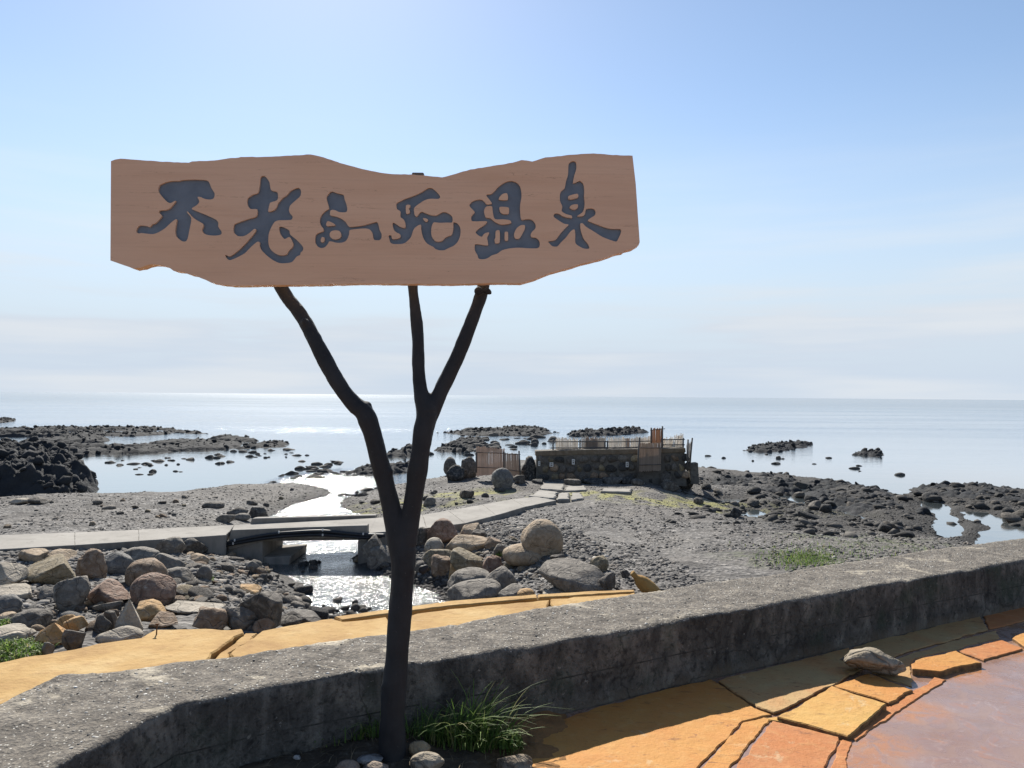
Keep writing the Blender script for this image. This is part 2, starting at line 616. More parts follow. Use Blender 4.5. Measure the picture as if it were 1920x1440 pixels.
    c = m.mix(m.ramp(n2, 0.5, 0.75, 0, 0.3), c, (0.15, 0.14, 0.125))
    c = m.mix(m.ramp(m.noise(v, 2.6, 7, 0.7, 0.6), 0.52, 0.68, 0, 0.5), c, (0.13, 0.12, 0.105))
    st = m.noise(m.coord('World', (1, 1, 0.3)), 2.5, 5, 0.65)
    dk = m.colors(st, [(0.3, (0.14, 0.130, 0.116)), (0.7, (0.27, 0.25, 0.22))])
    c = m.mix(m.ramp(m.normal_z(), 0.3, 0.7), dk, c)
    m.base(c); m.bump(n2, 0.35, 0.012)
    D['path'] = m.m
    # --- iron stained apron, ochre ---
    m = Mat('ochre_concrete', 0.85, 0.25)
    v = m.coord('World')
    n1 = m.noise(v, 1.3, 6, 0.6); n2 = m.noise(v, 8, 5, 0.62); n3 = m.noise(v, 45, 3)
    c = m.colors(n1, [(0.30, (0.27, 0.150, 0.048)), (0.5, (0.37, 0.230, 0.082)), (0.70, (0.43, 0.30, 0.135))])
    c = m.mix(m.ramp(n2, 0.50, 0.72, 0, 0.5), c, (0.25, 0.135, 0.045))
    c = m.mix(m.ramp(m.noise(v, 3.3, 6, 0.7, 0.5), 0.62, 0.74, 0, 0.6), c, (0.52, 0.43, 0.28))
    c = m.mix(m.ramp(n3, 0.64, 0.74, 0, 0.5), c, (0.20, 0.10, 0.04))
    m.base(c); m.bump(n1, 0.4, 0.06); m.bump(n2, 0.6, 0.03); m.bump(n3, 0.5, 0.008)
    D['ochre'] = m.m
    # --- iron stained slabs on the pavement, colour from the object ---
    m = Mat('stained_slab', 0.78, 0.3)
    v = m.coord('World')
    n1 = m.noise(v, 3.0, 6, 0.62, 0.3); n2 = m.noise(v, 16, 5, 0.62); n3 = m.noise(v, 80, 3)
    oc = m.objcolor()
    c = m.mix(m.ramp(n1, 0.35, 0.68, 0, 0.7), oc, m.mix(0.55, oc, (0.40, 0.13, 0.03)))
    c = m.mix(m.ramp(n2, 0.48, 0.74, 0, 0.45), c, m.mix(0.5, oc, (0.50, 0.34, 0.14)))
    c = m.mix(m.ramp(m.noise(m.coord('World', (1.0, 2.6, 1), (0, 0, 0.5)), 9, 6, 0.72, 0.8), 0.57, 0.68, 0, 0.75), c, (0.15, 0.065, 0.03))
    c = m.mix(m.ramp(m.noise(v, 4.2, 7, 0.72, 1.0), 0.60, 0.66, 0, 0.45), c, (0.46, 0.36, 0.22))
    c = m.mix(m.ramp(m.noise(v, 55, 4, 0.7), 0.58, 0.70, 0, 0.5), c, (0.13, 0.06, 0.025))
    side = m.mix(m.ramp(n2, 0.3, 0.7), (0.10, 0.058, 0.03), (0.26, 0.145, 0.06))
    c = m.mix(m.ramp(m.normal_z(), 0.35, 0.8), side, c)
    m.base(c); m.bump(n1, 0.5, 0.03); m.bump(n2, 0.6, 0.012); m.bump(n3, 0.5, 0.003)
    D['slab'] = m.m
    # --- wet salmon pink bed under a film of spring water ---
    m = Mat('wet_ground', 0.3, 0.5)
    v = m.coord('World')
    n1 = m.noise(v, 1.5, 6, 0.6, 0.5); n2 = m.noise(v, 7, 6, 0.66, 0.8); n3 = m.noise(v, 40, 4)
    c = m.colors(n1, [(0.30, (0.22, 0.115, 0.070)), (0.5, (0.25, 0.155, 0.115)), (0.72, (0.28, 0.190, 0.155))])
    c = m.mix(m.ramp(n2, 0.53, 0.70, 0, 0.65), c, (0.33, 0.13, 0.035))
    c = m.mix(m.ramp(m.noise(v, 5.0, 5, 0.7, 0.6), 0.64, 0.72, 0, 0.4), c, (0.17, 0.11, 0.10))
    pts = [gp(1800, 1262, GZ_), gp(1700, 1330, GZ_), gp(1630, 1395, GZ_), gp(1600, 1440, GZ_), gp(1900, 1225, GZ_)]
    edge = spots(m, [(x_, y_, 0.28, 0.22) for x_, y_ in pts])
    c = m.mix(m.math('MULTIPLY', edge, m.ramp(m.noise(v, 11, 6, 0.7, 0.8), 0.36, 0.58, 0.15, 0.95)), c, (0.36, 0.15, 0.045))
    crust = m.ramp(m.math('ABSOLUTE', m.math('SUBTRACT', m.noise(v, 3.4, 7, 0.62, 1.2), 0.5)), 0.0, 0.018, 1, 0)
    c = m.mix(m.math('MULTIPLY', crust, m.ramp(n2, 0.42, 0.62, 0, 0.28)), c, (0.46, 0.36, 0.30))
    c = m.mix(m.ramp(m.noise(v, 2.3, 5, 0.6, 0.8), 0.50, 0.68, 0, 0.6), c, (0.20, 0.135, 0.115))
    m.base(c)
    m.rough(m.ramp(n2, 0.40, 0.60, 0.45, 0.07))
    m.b.inputs['Coat Weight'].default_value = 0.6
    m.b.inputs['Coat Roughness'].default_value = 0.06
    m.b.inputs['Coat IOR'].default_value = 1.33
    m.bump(n2, 0.22, 0.02); m.bump(n3, 0.2, 0.004)
    D['wet'] = m.m
    # --- soil under the sign ---
    m = Mat('soil', 0.95, 0.15)
    v = m.coord('World')
    n1 = m.noise(v, 5, 6, 0.65); n2 = m.noise(v, 34, 4, 0.65)
    c = m.colors(n1, [(0.3, (0.035, 0.028, 0.021)), (0.55, (0.075, 0.058, 0.042)), (0.75, (0.13, 0.095, 0.062))])
    c = m.mix(m.ramp(n2, 0.5, 0.75, 0, 0.5), c, (0.17, 0.15, 0.12))
    c = m.mix(m.ramp(m.math('ADD', m.pos()[0], m.math('MULTIPLY', n1, 0.25)), -0.08, 0.30, 0.0, 0.85), c, (0.24, 0.125, 0.050))
    m.base(c); m.bump(n1, 0.6, 0.05); m.bump(n2, 0.7, 0.012)
    D['soil'] = m.m
    # --- sea water ---
    m = Mat('sea_water', 0.045, 0.5, 1.5)
    P = m.pos()
    v = m.coord('World')
    c = m.mix(m.ramp(P[1], 22, 75), (0.07, 0.08, 0.08), (0.055, 0.105, 0.15))
    m.base(c)
    streak = m.noise(m.coord('World', (0.010, 0.055, 1), (0, 0, 0.04)), 1.0, 4, 0.55, 0.6)
    far = m.math('MULTIPLY', m.ramp(P[1], 40, 95, 0.02, 1.0), m.ramp(streak, 0.34, 0.62, 0.45, 1.0))   # open water, with smoother lanes
    # fast shallow stream: through the culvert and out over the beach
    s1 = onz(640, 1000, SEA); s2 = onz(690, 1110, SEA); s3 = onz(590, 940, SEA); s4 = onz(650, 905, SEA)
    st = spots(m, [(s1.x, s1.y, 6.0, 8.5), (s2.x, s2.y, 5.0, 5.5), (s3.x, s3.y, 4.5, 7), (s4.x - 0.5, s4.y, 4.0, 9)])
    st = m.math('MULTIPLY', st, m.ramp(m.noise(v, 0.5, 4, 0.6), 0.30, 0.60, 0.35, 1.0))
    ripple = m.noise(m.coord('World', (0.8, 1.3, 1)), 8.0, 3, 0.65, 0.5)
    wave = m.noise(m.coord('World', (0.35, 1.0, 1), (0, 0, 0.12)), 1.1, 4, 0.6, 0.3)
    swell = m.noise(m.coord('World', (0.05, 0.22, 1), (0, 0, 0.05)), 0.5, 3, 0.5)
    m.bump(swell, m.math('MULTIPLY', far, 0.25), 0.7)
    m.bump(wave, m.math('ADD', 0.012, m.math('MULTIPLY', far, 0.42)), 0.30)
    m.bump(ripple, m.math('ADD', 0.010, m.math('ADD', m.math('MULTIPLY', st, 0.95), m.math('MULTIPLY', far, 0.30))), 0.10)
    fr = m.n('ShaderNodeFresnel'); fr.inputs['IOR'].default_value = 1.38
    m.l(m.bumps, fr.inputs['Normal'])
    gl = m.n('ShaderNodeBsdfGlossy'); gl.inputs['Roughness'].default_value = 0.05
    gl.inputs['Color'].default_value = (1, 1, 1, 1)
    m.l(m.bumps, gl.inputs['Normal'])
    m.l(m.math('ADD', 0.045, m.math('ADD', m.math('MULTIPLY', st, 0.095), m.math('MULTIPLY', far, 0.06))), gl.inputs['Roughness'])
    df = m.n('ShaderNodeBsdfDiffuse'); m.l(c, df.inputs['Color'])
    fac = m.math('MULTIPLY', m.ramp(fr.outputs[0], 0.0, 0.66, 0.0, 1.0, smooth=False), m.ramp(P[1], 60, 500, 1.0, 0.80))
    mx = m.n('ShaderNodeMixShader'); m.l(fac, mx.inputs[0]); m.l(df.outputs[0], mx.inputs[1]); m.l(gl.outputs[0], mx.inputs[2])
    m.l(mx.outputs[0], m.o.inputs[0])
    D['water'] = m.m
    # --- charred / tarred post ---
    m = Mat('tarred_wood', 0.75, 0.2)
    v = m.coord('Object', (1, 1, 0.18))
    n1 = m.noise(v, 30, 5, 0.6); n2 = m.noise(m.coord('Object'), 9, 4); n3 = m.noise(m.coord('Object'), 120, 2)
    c = m.colors(n2, [(0.3, (0.020, 0.0205, 0.022)), (0.7, (0.040, 0.040, 0.041))])
    c = m.mix(m.ramp(n3, 0.71, 0.76, 0, 0.5), c, (0.16, 0.15, 0.14))
    m.base(c); m.rough(m.ramp(n2, 0.3, 0.7, 0.6, 0.85)); m.bump(n1, 0.5, 0.006); m.bump(n2, 0.3, 0.02)
    D['tar'] = m.m
    # --- sign board timber ---
    m = Mat('sign_timber', 0.62, 0.3)
    v = m.coord('Object', (0.35, 1, 3.2))
    n1 = m.noise(v, 3.5, 6, 0.6, 0.6); n2 = m.noise(m.coord('Object', (0.12, 1, 6)), 22, 5, 0.6)
    n3 = m.noise(m.coord('Object'), 1.3, 3)
    c = m.colors(n1, [(0.28, (0.60, 0.370, 0.235)), (0.5, (0.66, 0.420, 0.272)), (0.75, (0.70, 0.460, 0.305))])
    c = m.mix(m.ramp(n2, 0.45, 0.75, 0, 0.22), c, (0.42, 0.27, 0.185))
    c = m.mix(m.ramp(n3, 0.35, 0.7, 0, 0.25), c, (0.64, 0.47, 0.36))
    crk = m.noise(m.coord('Object', (0.8, 1, 11)), 3.0, 5, 0.62, 1.6)
    c = m.mix(m.math('MULTIPLY', m.ramp(m.math('ABSOLUTE', m.math('SUBTRACT', crk, 0.36)), 0.0, 0.007, 1, 0), 0.65), c, (0.14, 0.08, 0.055))

    m.base(c); m.bump(n2, 0.25, 0.003); m.bump(n1, 0.15, 0.008)
    D['timber'] = m.m
    # --- painted characters ---
    m = Mat('blue_grey_paint', 0.5, 0.4)
    v = m.coord('Object')
    n1 = m.noise(v, 14, 5, 0.6); n2 = m.noise(m.coord('Object', (0.2, 1, 5)), 18, 4)
    c = m.colors(n1, [(0.3, (0.105, 0.130, 0.160)), (0.7, (0.150, 0.180, 0.215))])
    m.base(c); m.bump(n2, 0.3, 0.003)
    D['paint'] = m.m
    # --- bamboo / reed ---
    m = Mat('weathered_bamboo', 0.7, 0.3)
    r = m.island()
    c = m.mix(r, m.mix(0.25, m.objcolor(), (0.10, 0.08, 0.06)), m.objcolor())
    v = m.coord('World', (1, 1, 1.5))
    c = m.mix(m.ramp(m.noise(v, 2.0, 5, 0.6), 0.5, 0.72, 0, 0.22), c, (0.24, 0.19, 0.14))
    m.base(c)
    tr = m.n('ShaderNodeBsdfTranslucent'); m.l(c, tr.inputs[0])
    mx = m.n('ShaderNodeMixShader'); mx.inputs[0].default_value = 0.45
    m.l(m.b.outputs[0], mx.inputs[1]); m.l(tr.outputs[0], mx.inputs[2]); m.l(mx.outputs[0], m.o.inputs[0])
    D['bamboo'] = m.m
    m = Mat('dark_pipe', 0.6, 0.35)
    c = m.mix(m.noise(m.coord('World'), 6, 4), (0.05, 0.047, 0.045), (0.13, 0.12, 0.11))
    m.base(c)
    D['pole'] = m.m
    m = Mat('black_rubber', 0.5, 0.4)
    m.base(m.mix(m.noise(m.coord('World'), 12, 4), (0.008, 0.010, 0.014), (0.025, 0.028, 0.034)))
    D['hose'] = m.m
    m = Mat('pale_plastic', 0.6, 0.4)
    m.base(m.mix(m.noise(m.coord('Object'), 8, 3), (0.45, 0.45, 0.43), (0.62, 0.62, 0.6)))
    D['pale'] = m.m
    # --- masonry body between the stones ---
    m = Mat('mortar', 0.9, 0.2)
    v = m.coord('World')
    n1 = m.noise(v, 1.6, 5, 0.65); n2 = m.noise(v, 9, 4, 0.6)
    c = m.colors(n1, [(0.3, (0.085, 0.079, 0.070)), (0.7, (0.17, 0.155, 0.135))])
    m.base(m.mix(m.ramp(n2, 0.5, 0.7, 0, 0.5), c, (0.035, 0.038, 0.03))); m.bump(n2, 0.6, 0.05)
    D['mortar'] = m.m
    # --- grass ---
    m = Mat('grass_blade', 0.55, 0.3)
    r = m.island()
    c = m.colors(r, [(0.0, (0.07, 0.12, 0.03)), (0.5, (0.12, 0.20, 0.045)), (0.82, (0.18, 0.26, 0.06)), (1.0, (0.34, 0.31, 0.15))])
    m.base(c)
    tr = m.n('ShaderNodeBsdfTranslucent'); m.l(c, tr.inputs[0])
    mx = m.n('ShaderNodeMixShader'); mx.inputs[0].default_value = 0.45
    m.l(m.b.outputs[0], mx.inputs[1]); m.l(tr.outputs[0], mx.inputs[2]); m.l(mx.outputs[0], m.o.inputs[0])
    D['grass'] = m.m
    m = Mat('rusty_steel', 0.8, 0.3)
    m.base(m.mix(m.noise(m.coord('Object'), 30, 4), (0.05, 0.03, 0.02), (0.16, 0.075, 0.03)))
    D['rust'] = m.m
    return D


MT = make_materials()

# ------------------------------------------------------------------ the shore: one height field
def plan(pts, z=SEA):
    return np.array([[onz(px, py, z).x, onz(px, py, z).y] for px, py in pts])


SHORE = plan([(-1500, 960), (-300, 950), (0, 942), (180, 932), (300, 930), (400, 918), (500, 912), (590, 912), (617, 920), (600, 932),
              (545, 945), (505, 967), (500, 990), (500, 1020), (490, 1062), (530, 1080), (555, 1095), (572, 1130), (600, 1152), (620, 1170),
              (760, 1178), (860, 1150), (845, 1128), (830, 1108), (780, 1092), (740, 1078), (690, 1062), (672, 1045), (680, 1010), (700, 985),
              (690, 966), (640, 952), (650, 935), (720, 915), (780, 908), (835, 893), (880, 880), (990, 872), (1290, 872), (1330, 884), (1400, 888),
              (1480, 894), (1560, 904), (1640, 917), (1690, 930), (1702, 926), (1712, 918), (1780, 914), (1920, 921), (2300, 925), (3600, 940),
              (3600, 2600), (-1500, 2600)])
POOLS = [plan(p) for p in (
    [(1468, 913), (1512, 910), (1552, 922), (1526, 933), (1508, 950), (1480, 942), (1452, 938)],
    [(1374, 964), (1420, 953), (1448, 966), (1396, 976)], [(1446, 952), (1486, 950), (1470, 958), (1448, 959)],
    [(1714, 936), (1776, 944), (1798, 976), (1812, 1004), (1762, 1012), (1744, 990), (1754, 972), (1734, 957)],
    [(1790, 958), (1856, 960), (1900, 982), (1970, 1000), (1960, 1032), (1825, 1028), (1835, 998), (1856, 990), (1816, 976)],
    [(1330, 905), (1380, 897), (1400, 902), (1370, 915), (1335, 918)], [(1340, 938), (1400, 934), (1395, 946), (1350, 948)],
    [(1570, 950), (1640, 975), (1634, 979), (1560, 955)])]


def sdf(P, poly):
    """signed distance, positive inside"""
    d2 = np.full(len(P), 1e18)
    ins = np.zeros(len(P), bool)
    for i in range(len(poly)):
        a, b = poly[i], poly[(i + 1) % len(poly)]
        e = b - a
        w = P - a
        t = np.clip((w @ e) / max(e @ e, 1e-9), 0, 1)
        dd = w - t[:, None] * e
        d2 = np.minimum(d2, (dd ** 2).sum(1))
        c = ((a[1] <= P[:, 1]) & (b[1] > P[:, 1])) | ((b[1] <= P[:, 1]) & (a[1] > P[:, 1]))
        xi = a[0] + (P[:, 1] - a[1]) / (e[1] if abs(e[1]) > 1e-9 else 1e-9) * e[0]
        ins ^= c & (P[:, 0] < xi)
    return np.where(ins, 1, -1) * np.sqrt(d2)


CTRL = [(0, 970, 3.95), (200, 960, 3.95), (400, 950, 4.02), (550, 935, 4.12), (100, 990, 3.8), (350, 985, 3.8), (-400, 980, 3.85), (-600, 1100, 3.3),
        (0, 1055, 3.62), (200, 1045, 3.66), (400, 1030, 3.85), (480, 1035, 3.95),
        (0, 1110, 3.05), (150, 1115, 3.05), (300, 1115, 3.05), (300, 1070, 3.38), (430, 1085, 3.36), (500, 1100, 3.52), (545, 1130, 3.66),
        (450, 1160, 2.95), (560, 1168, 3.15), (230, 1195, 2.60), (80, 1220, 2.55), (-100, 1250, 2.52), (-300, 1200, 2.8),
        (1000, 1100, 2.95), (900, 1105, 3.1), (1100, 1095, 2.9), (950, 1045, 3.38), (850, 1035, 3.62), (830, 1000, 3.75), (1050, 1025, 3.45), (880, 1075, 3.3),
        (1200, 1085, 2.98), (1200, 1000, 3.58), (1100, 955, 3.72), (1400, 1020, 3.42), (1500, 1052, 3.1), (1400, 955, 4.10), (1700, 1015, 3.72), (1900, 1020, 4.0),
        (1100, 905, 3.62), (950, 905, 3.68), (1250, 900, 3.64), (900, 930, 3.85), (750, 930, 4.05), (700, 960, 4.08), (1600, 960, 4.10), (1560, 925, 4.08), (1700, 950, 4.14),
        (1850, 935, 4.12), (1450, 910, 4.16), (2400, 1000, 3.6), (2400, 1100, 3.0)]
_cp = []
for px, py, H in CTRL:
    p = onz(px, py, EYE - H)
    _cp.append((p.x, p.y, p.z))
for x, y in ((-9, 4), (-6, 6), (-4, 6.5), (-2, 7), (0, 7.6), (2, 8), (4, 8.6), (6, 9), (9, 10), (14, 12), (-9, 6)):
    _cp.append((x, y, -1.12))
for x, y in ((-1.6, 12.2), (-1.0, 12.5), (-2.2, 12)):
    _cp.append((x, y, -2.2))
_cp = np.array(_cp)


def height(P):
    P = np.asarray(P, dtype=float)
    num = np.zeros(len(P)); den = np.zeros(len(P))
    for x, y, z in _cp:
        w = 1.0 / (((P[:, 0] - x) ** 2 + (P[:, 1] - y) ** 2) + 0.15) ** 1.8
        num += w * z; den += w
    base = num / den
    Q = np.c_[P, np.zeros(len(P))]
    wob = 0.55 * fbm(Q * 0.9, 3, 3)
    s = sdf(P, SHORE) + wob * 0.5
    for pl in POOLS:
        s = np.minimum(s, -sdf(P, pl) + wob * 0.35)
    rough = 0.10 * fbm(Q * 0.55, 3, 11) + 0.045 * fbm(Q * 2.2, 3, 12) + 0.03 * np.abs(fbm(Q * 5.0, 2, 13))
    # black rock shelves beside the pools on the right
    u = P[:, 0] / np.maximum(P[:, 1], 1)
    shelf = np.clip((u - 0.30) / 0.12, 0, 1) * np.clip((P[:, 1] - 20) / 4, 0, 1)
    rough = rough + shelf * (0.10 * np.abs(fbm(Q * 1.1, 4, 21, 0.6)) + 0.10 * np.abs(fbm(Q * 3.1, 3, 22)) - 0.05)
    land = np.maximum(base + rough, SEA + 0.03)
    rise = SEA + np.clip(s, -3, 8) * np.where(s > 0, np.where(P[:, 1] > 18, 0.24, 0.42), 0.30) + 0.02 + np.where(s > 0, 0.6, 0.3) * rough * np.clip(np.abs(s) * 1.5, 0, 1)
    k = 0.12
    h = np.clip(0.5 + 0.5 * (rise - land) / k, 0, 1)
    return rise * (1 - h) + land * h - k * h * (1 - h)


def build_terrain():
    nr, nc = 460, 620
    ys = 5.2 * (78 / 5.2) ** np.linspace(0, 1, nr)
    us = np.linspace(-1.25, 1.25, nc)
    Y = np.repeat(ys, nc); U = np.tile(us, nr)
    P = np.c_[U * Y, Y]
    z = height(P)
    V = np.c_[P, z]
    i = np.arange(nr * nc).reshape(nr, nc)
    T = np.stack([i[:-1, :-1], i[:-1, 1:], i[1:, 1:], i[1:, :-1]], -1).reshape(-1, 4)
    keep = (z[T] > SEA - 1.3).any(1)
    T = T[keep]
    me = tri_mesh('beach', V, T, smooth=True)
    o = link('beach', me, MT['beach'])
    tag(o, 'grey gravel beach with black rock flats and tide pools', kind='structure')
    from mathutils.bvhtree import BVHTree
    used = np.unique(T); mp_ = np.zeros(len(V), dtype=int); mp_[used] = np.arange(len(used))
    return BVHTree.FromPolygons(V[used].tolist(), mp_[T].tolist())


SHORE_BVH = build_terrain()


def hgt(x, y):
    h_ = SHORE_BVH.ray_cast(Vector((x, y, 5)), Vector((0, 0, -1)))
    return h_[0].z if h_[0] is not None else SEA - 1.0


def hit(px, py):
    """where the line of sight through a point of the photograph meets the shore or the water"""
    d = ray(px, py).normalized()
    p = onz(px, py, SEA)
    h_ = SHORE_BVH.ray_cast(EYEV, d)
    if h_[0] is not None and (h_[0] - EYEV).length < (p - EYEV).length:
        return h_[0]
    return p


# the sea, tide pools and stream share one water level
sea = link('sea', mesh_from('sea', [(-40000, 4, SEA), (40000, 4, SEA), (40000, 60000, SEA), (-40000, 60000, SEA)], [(0, 1, 2, 3)]), MT['water'])
tag(sea, 'calm pale blue sea reaching the horizon', kind='structure')
bed = link('seabed', mesh_from('seabed', [(-40000, -40, SEA - 1.6), (40000, -40, SEA - 1.6), (40000, 60000, SEA - 1.6), (-40000, 60000, SEA - 1.6)], [(0, 1, 2, 3)]), MT['reef'])
tag(bed, 'dark sea bed under the water', kind='structure')

# ------------------------------------------------------------------ near ground, pavement and sea wall
GZ = -0.010                       # wet bed of the spring run-off
gr_poly = [(-30, -30), (40, -30), (40, 25.0), (3.2, 5.7), (-1.0, 3.4), (-1.75, 2.7), (-30, -14)]
me = mesh_from('pavement_bed', [(x, y, GZ) for x, y in gr_poly], [tuple(range(len(gr_poly)))])
pavement = link('pavement', me, MT['wet'])
tag(pavement, 'wet salmon pink spring water bed beside iron stained slabs', kind='structure')


def gp(px, py, z=0.0):
    p = onz(px, py, z)
    return (p.x, p.y)


ORANGE = (0.43, 0.210, 0.055); YELLOW = (0.46, 0.270, 0.078); RED = (0.37, 0.150, 0.055); TAN = (0.36, 0.245, 0.110)
SLABS = [
    # (pixel outline, top height, thickness, colour, tilt)
    ([(1555, 1289), (1663, 1322), (1589, 1377), (1461, 1341)], 0.024, 0.055, YELLOW, (0.02, 0.03)),
    ([(1631, 1263), (1713, 1293), (1668, 1318), (1562, 1286)], 0.012, 0.05, ORANGE, (0, 0)),
    ([(1716, 1238), (1792, 1220), (1836, 1240), (1764, 1258), (1712, 1256)], 0.026, 0.07, ORANGE, (-0.02, 0.02)),
    ([(1449, 1350), (1576, 1382), (1544, 1448), (1372, 1448)], 0.000, 0.05, RED, (0, 0)),
    ([(1799, 1221), (1874, 1198), (1916, 1216), (1843, 1239)], 0.002, 0.05, RED, (0, 0)),
    ([(1893, 1195), (1960, 1176), (1990, 1192), (1922, 1213)], 0.012, 0.05, ORANGE, (0, 0)),
    ([(1346, 1275), (1592, 1214), (1622, 1249), (1560, 1283), (1455, 1336), (1420, 1324)], 0.006, 0.05, TAN, (0, 0)),
    ([(1596, 1213), (1838, 1152), (1852, 1180), (1700, 1222), (1628, 1247)], 0.002, 0.05, TAN, (0, 0)),
    ([(1634, 1253), (1702, 1226), (1794, 1200), (1868, 1182), (1872, 1195), (1794, 1217), (1712, 1234), (1706, 1254), (1712, 1288), (1636, 1260)], -0.004, 0.04, TAN, (0, 0)),
    ([(1842, 1151), (2010, 1108), (2050, 1130), (1900, 1168), (1856, 1179)], 0.000, 0.05, RED, (0, 0)),
    ([(1672, 1320), (1754, 1269), (1772, 1274), (1690, 1330), (1603, 1388), (1590, 1381)], -0.003, 0.04, RED, (0, 0)),
    ([(1600, 1390), (1580, 1384), (1548, 1450), (1580, 1462)], -0.005, 0.04, RED, (0, 0)),
    ([(985, 1372), (1142, 1320), (1330, 1273), (1342, 1277), (1416, 1327), (1450, 1339), (1428, 1342), (1392, 1352), (1345, 1400), (1285, 1462), (900, 1470), (900, 1410)], 0.0, 0.05, ORANGE, (0, 0)),
    ([(1396, 1353), (1430, 1344), (1444, 1348), (1372, 1436), (1340, 1470), (1290, 1464), (1350, 1400)], -0.001, 0.04, ORANGE, (0, 0)),
    ([(1432, 1344), (1458, 1342), (1470, 1352), (1447, 1349)], 0.0, 0.04, YELLOW, (0, 0)),
]
for i, (pp, zt, th, colr, tl) in enumerate(SLABS):
    worn_slab('slab', [gp(x, y, zt) for x, y in pp], zt, th, MT['slab'], pavement, colr, jitter=0.020, step=0.018, bevel=0.005, tilt=tl, seed=i + 2)

# sea wall: stations along its inner and outer top edges
WT = 0.36
inner = [(-700, 2050), (100, 1441), (330, 1325), (500, 1290), (740, 1251), (980, 1215), (1225, 1171), (1391, 1142), (1567, 1112), (1744, 1080), (1920, 1051), (2300, 992), (3200, 905)]
outer = [(-900, 1640), (0, 1316), (112, 1264), (200, 1259), (330, 1242), (480, 1225), (700, 1190), (800, 1178), (1000, 1144), (1225, 1109), (1420, 1080), (1592, 1053), (1750, 1031), (1920, 1008), (2300, 962), (3200, 890)]


def build_wall():
    def resample(px, n):
        P = np.array([[onz(x, y, WT).x, onz(x, y, WT).y] for x, y in px])
        s = np.r_[0, np.cumsum(np.linalg.norm(np.diff(P, axis=0), axis=1))]
        t = np.linspace(0, 1, n)
        return P, s, t
    Pi, si, t = resample(inner, 2)
    # common parameter: direction angle from the camera keeps the two edges in step
    Po, so, _ = resample(outer, 2)
    n = 520
    # dense by arc length on the inner edge, outer edge matched by arc fraction with kinks aligned
    ki = np.array([0.0, si[1], si[2], si[10], si[12]])
    ko = np.array([0.0, so[1], so[2], so[13], so[15]])
    dens = np.concatenate([np.linspace(0, si[1], 30, endpoint=False), np.linspace(si[1], si[10], 420, endpoint=False), np.linspace(si[10], si[12], 60)])
    I = np.c_[np.interp(dens, si, Pi[:, 0]), np.interp(dens, si, Pi[:, 1])]
    osx = np.interp(dens, ki, ko)
    O = np.c_[np.interp(osx, so, Po[:, 0]), np.interp(osx, so, Po[:, 1])]
    na = len(dens)
    prof = []          # (fraction across, height)
    for z in np.linspace(GZ - 0.05, WT - 0.02, 14): prof.append(('i', 0.0, z))
    for f in np.linspace(0.012, 0.988, 26): prof.append(('t', f, WT))
    for z in (WT - 0.03, 0.1, -0.4, -1.4): prof.append(('o', 1.0, z))
    m_ = len(prof)
    V = np.zeros((na, m_, 3))
    for j, (k, f, z) in enumerate(prof):
        V[:, j, :2] = I * (1 - f) + O * f
        V[:, j, 2] = z
    W = V.reshape(-1, 3)
    nr = O - I; nr /= np.linalg.norm(nr, axis=1)[:, None]
    nrm = np.repeat(nr[:, None, :], m_, 1).reshape(-1, 2)
    q = W * np.array([1, 1, 1.0])
    amp = 0.010 * fbm(q * 3.0, 3, 31) + 0.006 * fbm(q * 14.0, 3, 32)
    edge = np.array([1.0 if k == 'i' else 0.0 for k, f, z in prof] * na)
    topm = np.array([1.0 if k == 't' else 0.0 for k, f, z in prof] * na)
    near_edge = np.array([max(0, 1 - abs(f - 0.0) / 0.05) if k == 't' else (max(0, 1 - (WT - z) / 0.08) if k == 'i' else 0) for k, f, z in prof] * na)
    W[:, :2] += nrm * (edge * amp * 1.3 + near_edge * 0.016 * (fbm(q * 7, 3, 35) + 0.3) )[:, None]
    W[:, 2] += topm * (0.010 * fbm(q * 2.2, 3, 33) + 0.006 * fbm(q * 11, 3, 34) + 0.003 * vnoise(q * 45, 36)) - near_edge * 0.008 * (1 + fbm(q * 9, 2, 37)) * topm
    # a few pits knocked out of the top
    for px, py, r_, dp in ((35, 1331, 0.030, 0.018), (113, 1327, 0.022, 0.014), (300, 1300, 0.02, 0.008), (1010, 1190, 0.03, 0.01)):
        c = onz(px, py, WT)
        d = np.hypot(W[:, 0] - c.x, W[:, 1] - c.y)
        W[:, 2] -= topm * dp * np.clip(1 - d / r_, 0, 1)
    idx = np.arange(na * m_).reshape(na, m_)
    T = np.stack([idx[:-1, :-1], idx[:-1, 1:], idx[1:, 1:], idx[1:, :-1]], -1).reshape(-1, 4)
    T = T[:, ::-1]
    me = tri_mesh('sea_wall', W, T, smooth=True)
    from mathutils.bvhtree import BVHTree
    bv = BVHTree.FromPolygons(W.tolist(), T.tolist())
    o = link('sea_wall', me, MT['concrete_wall'])
    tag(o, 'low weathered concrete sea wall with pebbly top, curving across the foreground', 'wall')
    return I, O, bv


WI, WO, WALL_BVH = build_wall()

